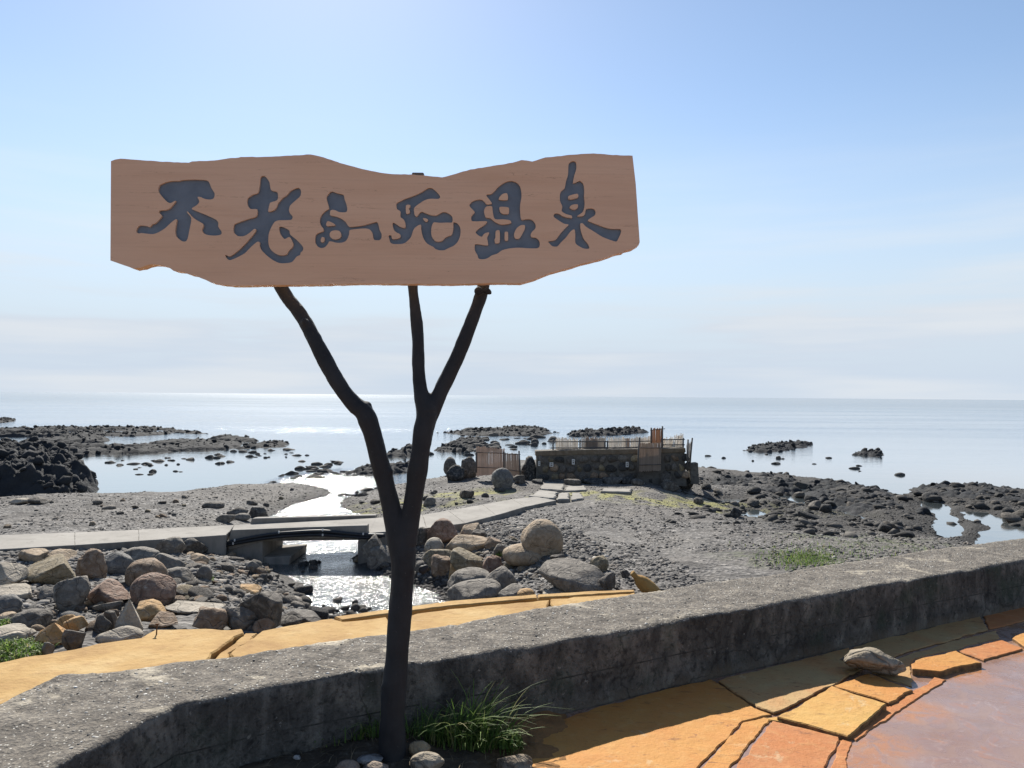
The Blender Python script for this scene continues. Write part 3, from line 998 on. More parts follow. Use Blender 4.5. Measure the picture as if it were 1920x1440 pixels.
# pebbles and shell bits standing proud in the wall's worn top
def scatter_mesh(name, pos, size, templates, seed, flat=0.6, squash=None):
    """one mesh of many small stones"""
    rg = np.random.default_rng(seed)
    Vs, Ts, off = [], [], 0
    k = len(templates)
    pick = rg.integers(0, k, len(pos))
    for t in range(k):
        sel = np.where(pick == t)[0]
        if not len(sel): continue
        TV, TT = templates[t]
        n = len(sel)
        a = rg.uniform(0, 2 * np.pi, n)
        ca, sa = np.cos(a), np.sin(a)
        sc = size[sel][:, None] * np.c_[rg.uniform(0.7, 1.35, n), rg.uniform(0.7, 1.2, n), rg.uniform(0.45, 0.9, n) * flat]
        P = TV[None] * sc[:, None, :]
        tx = rg.normal(0, 0.25, n)
        z = P[:, :, 2] + P[:, :, 0] * tx[:, None]
        x = P[:, :, 0] * ca[:, None] - P[:, :, 1] * sa[:, None]
        y = P[:, :, 0] * sa[:, None] + P[:, :, 1] * ca[:, None]
        W = np.stack([x, y, z], -1) + pos[sel][:, None, :]
        Vs.append(W.reshape(-1, 3))
        T = (TT[None] + (np.arange(n) * len(TV))[:, None, None]).reshape(-1, 3) + off
        Ts.append(T); off += n * len(TV)
    return tri_mesh(name, np.vstack(Vs), np.vstack(Ts))


TPL = [rock_verts(1, s, 5, (0.5, 0.85), 0.05, 0.25) for s in range(60, 72)]
TPL2 = [rock_verts(2, s, 8, (0.5, 0.82), 0.08, 0.25) for s in range(80, 92)]

n = 4800
k = rng.integers(36, 470, n); f = rng.uniform(0.02, 0.97, n); t = rng.uniform(0, 1, n)
A = WI[k] * (1 - t)[:, None] + WI[k + 1] * t[:, None]
B = WO[k] * (1 - t)[:, None] + WO[k + 1] * t[:, None]
P = A * (1 - f)[:, None] + B * f[:, None]
keep = vnoise(np.c_[P * 1.3, np.zeros(n)], 77) > -0.75
P = P[keep]
PZs = []
for x_, y_ in P:
    h_ = WALL_BVH.ray_cast(Vector((x_, y_, 2)), Vector((0, 0, -1)))
    PZs.append(h_[0].z if h_[0] is not None and h_[0].z > WT - 0.06 else -5.0)
PZs = np.array(PZs); P = P[PZs > -1]; PZs = PZs[PZs > -1]
me = scatter_mesh('wall_pebbles', np.c_[P, PZs - 0.0008], 0.0028 + 0.0065 * rng.random(len(P)) ** 3.5, TPL, 3, 0.55)
mw = Mat('shell_bits', 0.7, 0.3)
mw.base(mw.colors(mw.island(), [(0, (0.10, 0.092, 0.082)), (0.5, (0.17, 0.155, 0.135)), (0.75, (0.26, 0.24, 0.21)), (0.9, (0.45, 0.43, 0.39)), (1, (0.62, 0.60, 0.56))]))
tag(link('shell_gravel', me, mw.m), 'small pebbles and shell bits set in the wall top', kind='stuff')

# ochre apron beyond the wall, in cracked bays
AZ = -0.80
def ap(px, py): 
    p = onz(px, py, AZ); return (p.x, p.y)
apron = empty('apron')
tag(apron, 'ochre iron stained concrete apron beyond the sea wall', kind='structure')
far_l = [(-700, 1400), (-200, 1290), (0, 1242), (115, 1221), (205, 1203), (262, 1196), (290, 1181), (345, 1179), (449, 1180)]
near = lambda x, y: (x, y)
bayA = [ap(*p) for p in far_l] + [ap(452, 1186), ap(425, 1204), ap(398, 1224), ap(360, 1275), (-0.95, 3.75), (-2.2, 3.4), (-3.0, 2.6), (-6, -0.5), (-9, 0)]
bayB = [ap(*p) for p in ((459, 1182), (486, 1182), (452, 1205), (430, 1219), (410, 1260), (404, 1262), (403, 1226), (430, 1207))]
bayC = [ap(*p) for p in ((490, 1183), (515, 1178), (540, 1172), (620, 1160), (640, 1166), (725, 1157), (733, 1170), (735, 1195), (735, 1300), (415, 1300), (435, 1219), (456, 1207))]
bayD = [ap(*p) for p in ((738, 1156), (838, 1140), (1010, 1125), (1030, 1123), (1032, 1300), (742, 1300), (742, 1196), (741, 1170))]
bayE = [ap(*p) for p in ((1033, 1123), (1110, 1117), (1192, 1112), (1200, 1125), (1195, 1300), (1036, 1300))]
strip1 = [ap(*p) for p in ((625, 1158), (845, 1128), (1006, 1116), (1008, 1123), (838, 1138), (640, 1164))]
strip2 = [ap(*p) for p in ((1008, 1116), (1110, 1110), (1190, 1107), (1190, 1111), (1110, 1116), (1010, 1122))]
for i, (poly, zt) in enumerate(((bayA, AZ), (bayB, AZ - 0.03), (bayC, AZ), (bayD, AZ - 0.01), (bayE, AZ), (strip1, AZ + 0.012), (strip2, AZ + 0.012))):
    worn_slab('slab', poly, zt, 0.45, MT['ochre'], apron, None, jitter=0.05 if i < 5 else 0.02, step=0.09, bevel=0.015, seed=40 + i)

# soil strip at the foot of the wall, around the post
def build_soil():
    nx, ny = 150, 60
    us = np.linspace(-1.9, 0.42, nx); vs = np.linspace(0, 1, ny)
    V = []
    for v in vs:
        for u in us:
            # inner wall line at this x
            yw = float(np.interp(u, WI[:, 0], WI[:, 1]))
            V.append((u, yw + 0.02 - v * 0.85, 0))
    V = np.array(V)
    Q = np.c_[V[:, :2], np.zeros(len(V))]
    vv = np.repeat(vs, nx); uu = np.tile(us, ny)
    h = 0.012 + 0.05 * np.exp(-(vv / 0.35) ** 2) + 0.02 * fbm(Q * 6, 4, 51) + 0.010 * fbm(Q * 22, 3, 52)
    h += 0.035 * np.exp(-(((V[:, 0] + 0.52) / 0.28) ** 2 + ((V[:, 1] - 3.25) / 0.22) ** 2))
    fade = np.clip((0.34 - uu + 0.22 * fbm(Q * 5, 4, 55, 0.6)) / 0.42, 0, 1) * np.clip((1.02 - vv) / 0.3, 0, 1)
    V[:, 2] = -0.004 + h * fade - 0.016 * (1 - np.clip(fade * 2.2, 0, 1))
    idx = np.arange(nx * ny).reshape(ny, nx)
    T = np.stack([idx[:-1, :-1], idx[1:, :-1], idx[1:, 1:], idx[:-1, 1:]], -1).reshape(-1, 4)
    me = tri_mesh('soil', V, T, smooth=True)
    tag(link('soil', me, MT['soil']), 'dark soil strip at the foot of the sea wall', kind='structure')
    from mathutils.bvhtree import BVHTree
    return BVHTree.FromPolygons([Vector(v) for v in V], [tuple(t) for t in T])


SOIL = build_soil()


def soil_z(x, y):
    h_ = SOIL.ray_cast(Vector((x, y, 2)), Vector((0, 0, -1)))
    return h_[0].z if h_[0] is not None else 0.0

# ------------------------------------------------------------------ footpath and footbridge
PZ = EYE - 3.50                  # top of the path
def pp_(px, py, z=PZ):
    p = onz(px, py, z); return (p.x, p.y)
path = empty('footpath')
tag(path, 'pale concrete footpath leading over the beach to the bath', kind='structure')
pl_near = [(-700, 1072), (-260, 1046), (-20, 1031), (140, 1022), (260, 1014), (424, 1003)]
pl_far = [(-700, 1034), (-260, 1016), (-20, 1004), (140, 998), (260, 993), (440, 984)]
for i in range(len(pl_near) - 1):
    a, b, c, d = pl_near[i], pl_near[i + 1], pl_far[i + 1], pl_far[i]
    worn_slab('slab', [pp_(*a), pp_(*b), pp_(*c), pp_(*d)], PZ - 0.002 * (i % 2), 0.5, MT['path'], path, jitter=0.015, step=0.12, bevel=0.012, seed=70 + i)
pr_near = [(688, 1000), (800, 990), (872, 981), (930, 966), (985, 950), (1043, 938)]
pr_far = [(704, 971), (792, 965), (840, 957), (905, 946), (960, 936), (1003, 931)]
for i in range(len(pr_near) - 1):
    zt = PZ - 0.02 * i
    worn_slab('slab', [pp_(*pr_near[i], zt), pp_(*pr_near[i + 1], zt), pp_(*pr_far[i + 1], zt), pp_(*pr_far[i], zt)], zt, 0.42, MT['path'], path, jitter=0.015, step=0.12, bevel=0.012, seed=80 + i)
# rough flags between the path and the bath
FZ = EYE - 3.62
flags = [[(992, 930), (1040, 934), (1046, 922), (1012, 918)], [(1044, 934), (1068, 934), (1066, 922), (1050, 922)], [(1072, 934), (1096, 930), (1088, 920), (1072, 921)],
         [(1014, 916), (1054, 919), (1060, 906), (1018, 903)], [(1058, 919), (1100, 917), (1096, 907), (1064, 907)], [(985, 905), (1012, 903), (1006, 897), (985, 899)],
         [(1128, 921), (1182, 922), (1186, 916), (1130, 915)]]
for i, q in enumerate(flags):
    worn_slab('slab', [pp_(x, y, FZ) for x, y in q], FZ - 0.03 * (i % 3), 0.4, MT['path'], path, jitter=0.10, step=0.2, bevel=0.04, seed=90 + i)


def front_prism(name, px_poly, y0, depth, mat, parent=None, yaw=None):
    """a solid whose front outline is given in the photograph and lies in a vertical plane; yaw: end depths (left, right)"""
    xs = [p[0] for p in px_poly]
    x0, x1 = min(xs), max(xs)
    A = []
    for x, y in px_poly:
        Y = y0 if yaw is None else yaw[0] + (yaw[1] - yaw[0]) * (x - x0) / (x1 - x0)
        A.append(ony(x, y, Y))
    n = len(A)
    V = [tuple(a) for a in A] + [(a.x, a.y + depth, a.z) for a in A]
    area = sum(A[i].x * A[(i + 1) % n].z - A[(i + 1) % n].x * A[i].z for i in range(n))
    f = list(range(n)) if area > 0 else list(reversed(range(n)))
    Fc = [tuple(f), tuple(n + i for i in reversed(f))]
    for i in range(n):
        a_, b_ = f[i], f[(i + 1) % n]
        Fc.append((b_, a_, n + a_, n + b_))
    org = Vector(V[0])
    me = mesh_from(name, [Vector(v) - org for v in V], Fc)
    bm = bmesh.new(); bm.from_mesh(me)
    bmesh.ops.recalc_face_normals(bm, faces=bm.faces)
    es = [e for e in bm.edges if e.is_manifold and e.calc_face_angle(0) > 0.6]
    bmesh.ops.bevel(bm, geom=es, offset=0.012, segments=1, affect='EDGES')
    bm.to_mesh(me); bm.free()
    return link(name, me, mat, parent, loc=org)


BY0, BY1 = onz(435, 1000, PZ).y, onz(688, 1000, PZ).y
bridge = empty('footbridge')
tag(bridge, 'small concrete footbridge with low kerb parapets spanning the glittering stream', 'footbridge')
front_prism('parapet', [(434, 994), (560, 989), (688, 985), (688, 1017), (672, 1013), (620, 1009), (560, 1010), (500, 1013), (468, 1021), (428, 1032), (429, 1010)], 0, 0.28, MT['path'], bridge, yaw=(BY0, BY1))
# deck between the two parapets
dk = [pp_(424, 1003), pp_(690, 1000), pp_(706, 971), pp_(440, 984)]
worn_slab('deck', [(x, y + 0.29) if i < 2 else (x, y - 0.02) for i, (x, y) in enumerate(dk)], PZ + 0.004, 0.22, MT['path'], bridge, jitter=0.01, step=0.15, bevel=0.01, seed=101)
FY0, FY1 = onz(470, 983, PZ).y, onz(704, 971, PZ).y
front_prism('parapet', [(472, 973), (478, 972), (704, 966), (704, 977), (590, 983), (466, 990)], 0, 0.26, MT['path'], bridge, yaw=(FY0 + 0.02, FY1 + 0.02))
front_prism('abutment', [(426, 1012), (492, 1008), (492, 1066), (426, 1070)], BY0 + 0.06, 1.75, MT['path'], bridge)
front_prism('abutment', [(671, 1010), (692, 1010), (692, 1062), (671, 1062)], BY1 + 0.06, 1.75, MT['path'], bridge)
front_prism('footing', [(486, 1045), (545, 1043), (541, 1062), (488, 1066)], BY0 + 0.15, 1.6, MT['path'], bridge)

# two black hoses slung along the bridge, with their clips
def hose(pts, rad, label):
    P = [ony(x, y, BY0 + (BY1 - BY0) * (x - 434) / 254 - 0.06) for x, y in pts]
    # smooth
    Q = []
    for i in range(len(P) - 1):
        p0, p1, p2, p3 = P[max(i - 1, 0)], P[i], P[i + 1], P[min(i + 2, len(P) - 1)]
        for k in range(6):
            t = k / 6
            Q.append(0.5 * ((2 * p1) + (p2 - p0) * t + (2 * p0 - 5 * p1 + 4 * p2 - p3) * t * t + (3 * p1 - p0 - 3 * p2 + p3) * t ** 3))
    Q.append(P[-1])
    o = link('water_hose', tube_mesh('water_hose', Q, rad, 10), MT['hose'])
    return tag(o, label, 'hose', 'black hoses on the footbridge')


h1 = hose([(384, 1027), (432, 1016), (500, 1003), (556, 998), (605, 996), (650, 1000), (684, 1003), (722, 1004)], 0.045, 'upper black water hose slung along the footbridge face')
h2 = hose([(384, 1030), (430, 1021), (500, 1009), (556, 1004), (605, 1003), (650, 1006), (686, 1008), (716, 1006)], 0.04, 'lower black water hose slung along the footbridge face')
for hs, pts in ((h1, [(440, 1013), (523, 998), (605, 994), (681, 1001)]), (h2, [(437, 1019), (605, 1003)])):
    for x, y in pts:
        c = ony(x, y, BY0 + (BY1 - BY0) * (x - 434) / 254 - 0.10)
        link('clip', box_mesh('clip', c, (0.035, 0.03, 0.06), bevel=0.006), MT['pale'], hs)

# ------------------------------------------------------------------ boulders, one by one
ROCKC = {'grey': (0.120, 0.113, 0.104), 'dark': (0.072, 0.067, 0.062), 'blue': (0.104, 0.106, 0.108), 'brown': (0.165, 0.122, 0.088), 'red': (0.165, 0.112, 0.088),
         'olive': (0.155, 0.132, 0.090), 'tan': (0.25, 0.20, 0.145), 'ochre': (0.30, 0.195, 0.095), 'pale': (0.25, 0.232, 0.20), 'orange': (0.36, 0.175, 0.075), 'black': (0.042, 0.042, 0.043)}
ROCKC = {k_: tuple(min(0.5, v_ * (w_ * 1.6 if k_ != 'black' else 1.0)) for v_, w_ in zip(c_, (1.06, 1.0, 0.93))) for k_, c_ in ROCKC.items()}
STY = {  # cuts, cut distance, roughness, lump, flat bottom, squareness
    'round': (4, (0.80, 0.97), 0.03, 0.14, 0.75, 0.0), 'smooth': (6, (0.68, 0.92), 0.035, 0.18, 0.6, 0.15), 'lumpy': (9, (0.58, 0.88), 0.10, 0.30, 0.6, 0.1),
    'angular': (12, (0.42, 0.78), 0.045, 0.2, 0.6, 0.35), 'slab': (7, (0.55, 0.85), 0.035, 0.12, 0.5, 0.7), 'peak': (5, (0.30, 0.55), 0.04, 0.15, 0.4, 0.0)}


def boulder(name, x0, x1, yt, yb, style, col, label, cat='boulder', group=None, sub=4, seed=None, tilt=0.0, yaw=None, depth=0.85, sink=0.06):
    """stands on the shore where the photograph shows its foot"""
    xc = (x0 + x1) / 2
    g = hit(xc, yb)
    d = g.y
    w = (x1 - x0) / F * d
    hp = (yb - yt) / F * d
    h = max(0.7 * hp, 1.16 * hp - 0.10 * w)
    w *= 1.09
    seed = seed if seed is not None else int(x0 * 7 + yt * 13) % 9973
    if style == 'peak':
        V, T = rock_verts(sub, seed, 2, (0.7, 0.9), 0.035, 0.10, 0.9)
        zz = (V[:, 2] + 1) / 2
        V[:, :2] *= (1.15 - 0.98 * zz)[:, None] ** 0.8
        rg = np.random.default_rng(seed)
        for a in (0.35, 2.2, 4.0, 5.3):
            n_ = np.array([math.cos(a + rg.uniform(-.3, .3)), math.sin(a), 0.55]); n_ /= np.linalg.norm(n_)
            V -= np.maximum(0, V @ n_ - 0.38)[:, None] * n_ * 0.95
        V = (V - (V.min(0) + V.max(0)) / 2) / ((V.max(0) - V.min(0)) / 2)
    else:
        V, T = rock_verts(sub, seed, *STY[style])
    if yaw is None: yaw = (seed % 7 - 3) * 0.25
    V = V * np.array([w / 2, w / 2 * depth, h / 2])
    if tilt:
        c_, s_ = math.cos(tilt), math.sin(tilt)
        x, z = V[:, 0].copy(), V[:, 2].copy()
        V[:, 0], V[:, 2] = x * c_ - z * s_, x * s_ + z * c_
        k = (w / 2) / np.abs(V[:, 0]).max()
        V[:, 0] *= k
        V[:, 2] *= (h / 2) / np.abs(V[:, 2]).max()
    V[:, 2] -= V[:, 2].min()
    cx, cy = g.x * (1 + w * depth * 0.35 / d), g.y + w * depth * 0.35
    zb = min(g.z, hgt(cx, cy)) - sink * h
    me = tri_mesh(name, V, T, smooth=True)
    o = link(name, me, MT['rock'], color=ROCKC[col] if isinstance(col, str) else col, loc=(cx, cy, zb))
    tag(o, label, cat, group)
    return o


LEFT = 'boulders heaped on the bank left of the stream'
RIGHT = 'boulders heaped on the bank right of the stream'
LB = [
    (-26, 43, 1052, 1104, 'slab', 'pale', 'pale grey tilted slab cut by the photo edge, beside the olive block', {'tilt': 0.35}),
    (43, 142, 1048, 1101, 'angular', 'olive', 'big olive brown block, largest of the rocks below the footpath', {}),
    (138, 200, 1028, 1090, 'lumpy', 'brown', 'dark lumpy upright boulder just behind the big olive block', {}),
    (190, 247, 1037, 1080, 'round', 'blue', 'round blue grey boulder below the footpath', {}),
    (228, 294, 1026, 1056, 'smooth', 'grey', 'oblong boulder with a flat sunlit top below the footpath', {}),
    (239, 309, 1047, 1104, 'round', 'brown', 'round brown grey boulder right behind the pink topped one', {}),
    (250, 326, 1079, 1141, 'round', 'red', 'round reddish boulder with a pale pink top', {}),
    (168, 250, 1086, 1136, 'angular', 'red', 'wedge shaped rust red boulder sloping down to the right', {'tilt': -0.35}),
    (98, 161, 1081, 1148, 'lumpy', 'grey', 'upright grey boulder flecked with white lichen', {}),
    (-12, 36, 1117, 1155, 'round', 'blue', 'blunt blue grey boulder at the photo edge', {}),
    (24, 89, 1141, 1177, 'smooth', 'dark', 'dark grey oval boulder near the green weeds', {}),
    (41, 84, 1031, 1056, 'slab', 'tan', 'flat tan stone leaning on the footpath side', {}),
    (82, 138, 1032, 1056, 'slab', 'tan', 'flat pinkish stone with a lit top beside the footpath', {}),
    (-14, 70, 1098, 1123, 'slab', 'pale', 'flat pale slab lying below the tilted slab', {}),
    (66, 106, 1100, 1128, 'angular', 'grey', 'grey stone wedged behind the lichen flecked boulder', {}),
    (218, 267, 1127, 1197, 'peak', 'pale', 'tall pale pointed rock with sharp faces', {}),
    (191, 263, 1175, 1210, 'smooth', 'pale', 'pale grey flattened boulder lying on the apron edge', {}),
    (253, 313, 1129, 1166, 'angular', 'ochre', 'yellow brown block leaning on the reddish boulder', {}),
    (281, 336, 1149, 1177, 'angular', 'brown', 'low brown block at the apron edge beside the pointed rock', {}),
    (72, 128, 1170, 1211, 'peak', 'orange', 'orange brown pyramid shaped rock', {}),
    (109, 146, 1149, 1182, 'slab', 'ochre', 'yellow plank like stone tilted above the orange pyramid', {'tilt': 0.6}),
    (121, 158, 1157, 1190, 'slab', 'ochre', 'second yellow tilted stone, lying against the plank like one', {'tilt': 0.5}),
    (121, 156, 1183, 1221, 'angular', 'dark', 'dark square stone right of the orange pyramid', {}),
    (176, 208, 1155, 1190, 'lumpy', 'dark', 'dark blunt stone just left of the pointed rock', {}),
    (196, 222, 1146, 1180, 'angular', 'dark', 'dark stone pressed against the pointed rock', {}),
    (79, 101, 1205, 1230, 'angular', 'grey', 'small grey upright stone beside the green weeds', {}),
    (180, 224, 1128, 1150, 'angular', 'grey', 'flat grey stone below the rust red wedge', {'tilt': 0.3}),
    (294, 345, 1006, 1040, 'lumpy', 'grey', 'large pitted grey boulder against the footpath', {}),
    (332, 386, 1008, 1040, 'lumpy', 'dark', 'dark rounded boulder against the footpath near the bridge', {}),
    (290, 344, 1036, 1074, 'lumpy', 'grey', 'rough grey boulder in front of the pitted one', {}),
    (306, 360, 1065, 1095, 'smooth', 'grey', 'grey boulder half buried in the scree', {}),
    (369, 396, 1063, 1094, 'round', 'grey', 'upright egg shaped stone standing in the scree', {}),
    (356, 392, 1039, 1057, 'slab', 'tan', 'flat tan stone on top of the scree slope', {}),
    (366, 427, 1140, 1184, 'lumpy', 'brown', 'rough brown boulder at the apron edge', {}),
    (426, 489, 1138, 1180, 'lumpy', 'grey', 'grey boulder with white lichen spots at the apron edge', {}),
    (450, 530, 1108, 1180, 'angular', 'dark', 'big dark angular boulder above the stream', {}),
    (520, 610, 1140, 1178, 'angular', 'dark', 'low dark wedge of rock running down to the stream', {'tilt': -0.18}),
    (476, 514, 1160, 1186, 'angular', 'brown', 'grey brown stone at the foot of the big dark boulder', {}),
    (323, 414, 1124, 1149, 'slab', 'pale', 'long pale flat stone lying across the scree', {'tilt': -0.12}),
    (438, 486, 1098, 1117, 'slab', 'ochre', 'ochre flat stone just above the big dark boulder', {'tilt': -0.1}),
    (462, 484, 1053, 1076, 'angular', 'grey', 'squarish stone at the scree edge under the bridge', {}),
    (0, 30, 1150, 1168, 'smooth', 'tan', 'small tan stone behind the green weeds', {}),
    (-30, 55, 1178, 1212, 'smooth', 'pale', 'pale flat boulder behind the green weeds', {}),
]
RB = [
    (800, 861, 974, 1020, 'lumpy', 'red', 'rust brown boulder with a broken ledge, beside the footpath', {}),
    (797, 831, 1010, 1042, 'round', 'pale', 'small round pale boulder beside the post', {}),
    (838, 913, 1003, 1036, 'smooth', 'tan', 'smooth tan dome half buried in gravel', {}),
    (864, 899, 982, 1004, 'angular', 'tan', 'tan stone with a bright lit face next to the rust brown boulder', {}),
    (978, 1053, 977, 1050, 'round', 'tan', 'big round tan boulder, tallest on the right heap', {}),
    (945, 1032, 1018, 1062, 'round', 'tan', 'smooth pinkish dome in front of the big round boulder', {}),
    (909, 939, 1008, 1033, 'angular', 'brown', 'dark brown leaning stone behind the pinkish dome', {}),
    (926, 951, 1021, 1045, 'smooth', 'grey', 'small grey stone left of the green sprig', {}),
    (845, 908, 1032, 1082, 'angular', 'olive', 'olive layered block in the middle of the right heap', {}),
    (906, 942, 1044, 1080, 'lumpy', 'red', 'reddish brown lump beside the olive layered block', {}),
    (795, 851, 1026, 1066, 'angular', 'olive', 'angular olive tan rock just right of the post', {}),
    (810, 850, 1043, 1082, 'lumpy', 'brown', 'dark brown rock below the angular olive one', {}),
    (840, 863, 1052, 1084, 'angular', 'ochre', 'narrow ochre brown stone left of the olive block', {}),
    (840, 920, 1069, 1122, 'smooth', 'grey', 'big smooth grey boulder with folded layers by the water', {}),
    (905, 966, 1059, 1113, 'smooth', 'grey', 'smooth grey boulder tilted up to the right', {'tilt': 0.5}),
    (838, 938, 1091, 1140, 'smooth', 'grey', 'long low smooth grey boulder on the apron edge by the water', {'tilt': 0.1}),
    (935, 980, 1097, 1127, 'slab', 'grey', 'layered grey slab tilted beside the long low boulder', {'tilt': 0.55}),
    (968, 1004, 1105, 1126, 'smooth', 'ochre', 'ochre stained stone at the apron edge', {}),
    (1014, 1138, 1057, 1118, 'angular', 'grey', 'huge rough grey boulder at the apron edge', {}),
    (1043, 1088, 1044, 1070, 'peak', 'tan', 'pink topped stone peeking over the huge grey boulder', {}),
    (1104, 1140, 1044, 1075, 'lumpy', 'olive', 'lichen grey stone standing alone on the gravel', {}),
    (1124, 1154, 1074, 1110, 'angular', 'dark', 'dark stone leaning on the huge grey boulder', {'tilt': -0.5}),
    (1032, 1062, 1039, 1060, 'angular', 'dark', 'small dark stone behind the pinkish dome', {}),
    (1017, 1071, 1109, 1122, 'slab', 'pale', 'thin pale flat stone before the huge grey boulder', {}),
    (1163, 1181, 1069, 1084, 'lumpy', 'dark', 'small dark stone near the orange tapered stone', {}),
    (678, 730, 994, 1064, 'angular', 'grey', 'tall grey tilted boulder under the bridge end', {'tilt': 0.55}),
    (690, 738, 1024, 1066, 'smooth', 'grey', 'broad smooth grey boulder just left of the post', {}),
    (776, 804, 990, 1024, 'lumpy', 'dark', 'dark boulder half hidden by the post', {}),
    (664, 691, 1039, 1054, 'slab', 'olive', 'small flat stone by the water under the bridge', {}),
    (778, 804, 1053, 1076, 'round', 'dark', 'dark round stone by the post above the water', {}),
    (1096, 1124, 1088, 1112, 'angular', 'pale', 'small pale corner stone in front of the huge grey boulder', {}),
    (884, 912, 993, 1012, 'lumpy', 'dark', 'dark stone behind the smooth tan dome', {}),
]
for x0, x1, yt, yb, st, col, lab, kw in LB:
    boulder('boulder', x0, x1, yt, yb, st, col, lab, 'boulder', LEFT, **kw)
for x0, x1, yt, yb, st, col, lab, kw in RB:
    boulder('boulder', x0, x1, yt, yb, st, col, lab, 'boulder', RIGHT, **kw)
BEACH = 'stones lying about on the gravel beach'
boulder('boulder', 923, 961, 878, 917, 'round', 'blue', 'upright round boulder standing before the tall bamboo screen', 'boulder', None)
for x0, x1, yt, yb, st, col, lab in [
    (20, 54, 933, 946, 'smooth', 'pale', 'pale oval stone at the foot of the black crag'), (55, 90, 930, 945, 'angular', 'dark', 'dark stone at the foot of the black crag'),
    (174, 192, 936, 946, 'round', 'dark', 'dark rounded stone on the beach right of the crag'), (193, 217, 946, 955, 'smooth', 'grey', 'grey oval stone on the beach, right of the dark rounded one'),
    (383, 418, 938, 951, 'slab', 'dark', 'flat dark stone on the beach spit'), (425, 465, 950, 968, 'lumpy', 'dark', 'large dark stone on the beach behind the bridge'),
    (438, 468, 962, 976, 'smooth', 'grey', 'smooth grey stone just behind the bridge end'), (470, 502, 950, 972, 'lumpy', 'dark', 'dark stone at the stream edge behind the bridge'),
    (462, 482, 937, 947, 'slab', 'dark', 'small flat dark stone left of the stream mouth'), (410, 440, 964, 980, 'angular', 'grey', 'grey stone beside the path behind the bridge'),
    (862, 888, 918, 934, 'lumpy', 'dark', 'dark lump on the flat left of the upright boulder'), (795, 816, 932, 948, 'slab', 'grey', 'low grey stone behind the right path'),
    (1364, 1390, 950, 970, 'angular', 'black', 'black block beside the little tide pool'), (1300, 1318, 932, 944, 'lumpy', 'dark', 'dark stone on the weedy flat right of the bath')]:
    boulder('beach_stone', x0, x1, yt, yb, st, col, lab, 'stone', BEACH, sub=3)

# orange tapered stone shaped like a bottle, beyond the wall
def tapered_stone():
    c0 = hit(1226, 1114)
    base = Vector((c0.x, c0.y, c0.z)); d = c0.y
    top = ony(1183, 1070, d)
    ax = top - base
    prof = [(-0.2, 1.0), (0.2, 1.05), (0.5, 1.0), (0.62, 0.85), (0.72, 0.55), (0.79, 0.40), (0.90, 0.42), (0.97, 0.40), (1.0, 0.25)]
    w = 14 / F * d
    pts = [base + ax * t for t, r_ in prof]
    me = tube_mesh('tapered_stone', pts, [w * r_ for t, r_ in prof], 16)
    org = base
    for v in me.vertices:
        q = np.array([v.co[:]]) * 4
        v.co = v.co + Vector(((vnoise(q, 5)[0]), vnoise(q + 9, 6)[0], vnoise(q + 20, 7)[0])) * 0.03 - org
    o = link('tapered_stone', me, MT['ochre'], loc=org)
    tag(o, 'orange tapered stone shaped like a bottle, leaning behind the sea wall', 'stone')


tapered_stone()

# medium stones: individuals made from a few shapes; each is named by its look and its nearest landmark
import re
CUT = re.compile(r",| just | below | beside | with | cut | at the | behind | leaning | lying | wedged | right | left | sloping | half | running | near | under | standing | against | on the | on top | above | of the | in front | in the | next | before | seen | off | nearest | beyond | along | alone | ending | touching | rising | peeking | pressed | tilted up | tilted beside | tilted above | flecked | farther | between ")
USED = set()
SHAPE = ('smooth', 'lumpy', 'angular', 'round')


def landmarks():
    out = []
    for o in COL.objects:
        if o.get('category') in ('boulder', 'reef', 'rock', 'crag') and o.get('landmark') is None and len(o['label'].split()) >= 4:
            nm = CUT.split(o['label'])[0].strip()
            if len(nm.split()) < 2 or nm in ('the', ''): continue
            c = o.matrix_basis @ Vector(o.bound_box[0]).lerp(Vector(o.bound_box[6]), 0.5)
            out.append((c.x, c.y, nm))
    return out


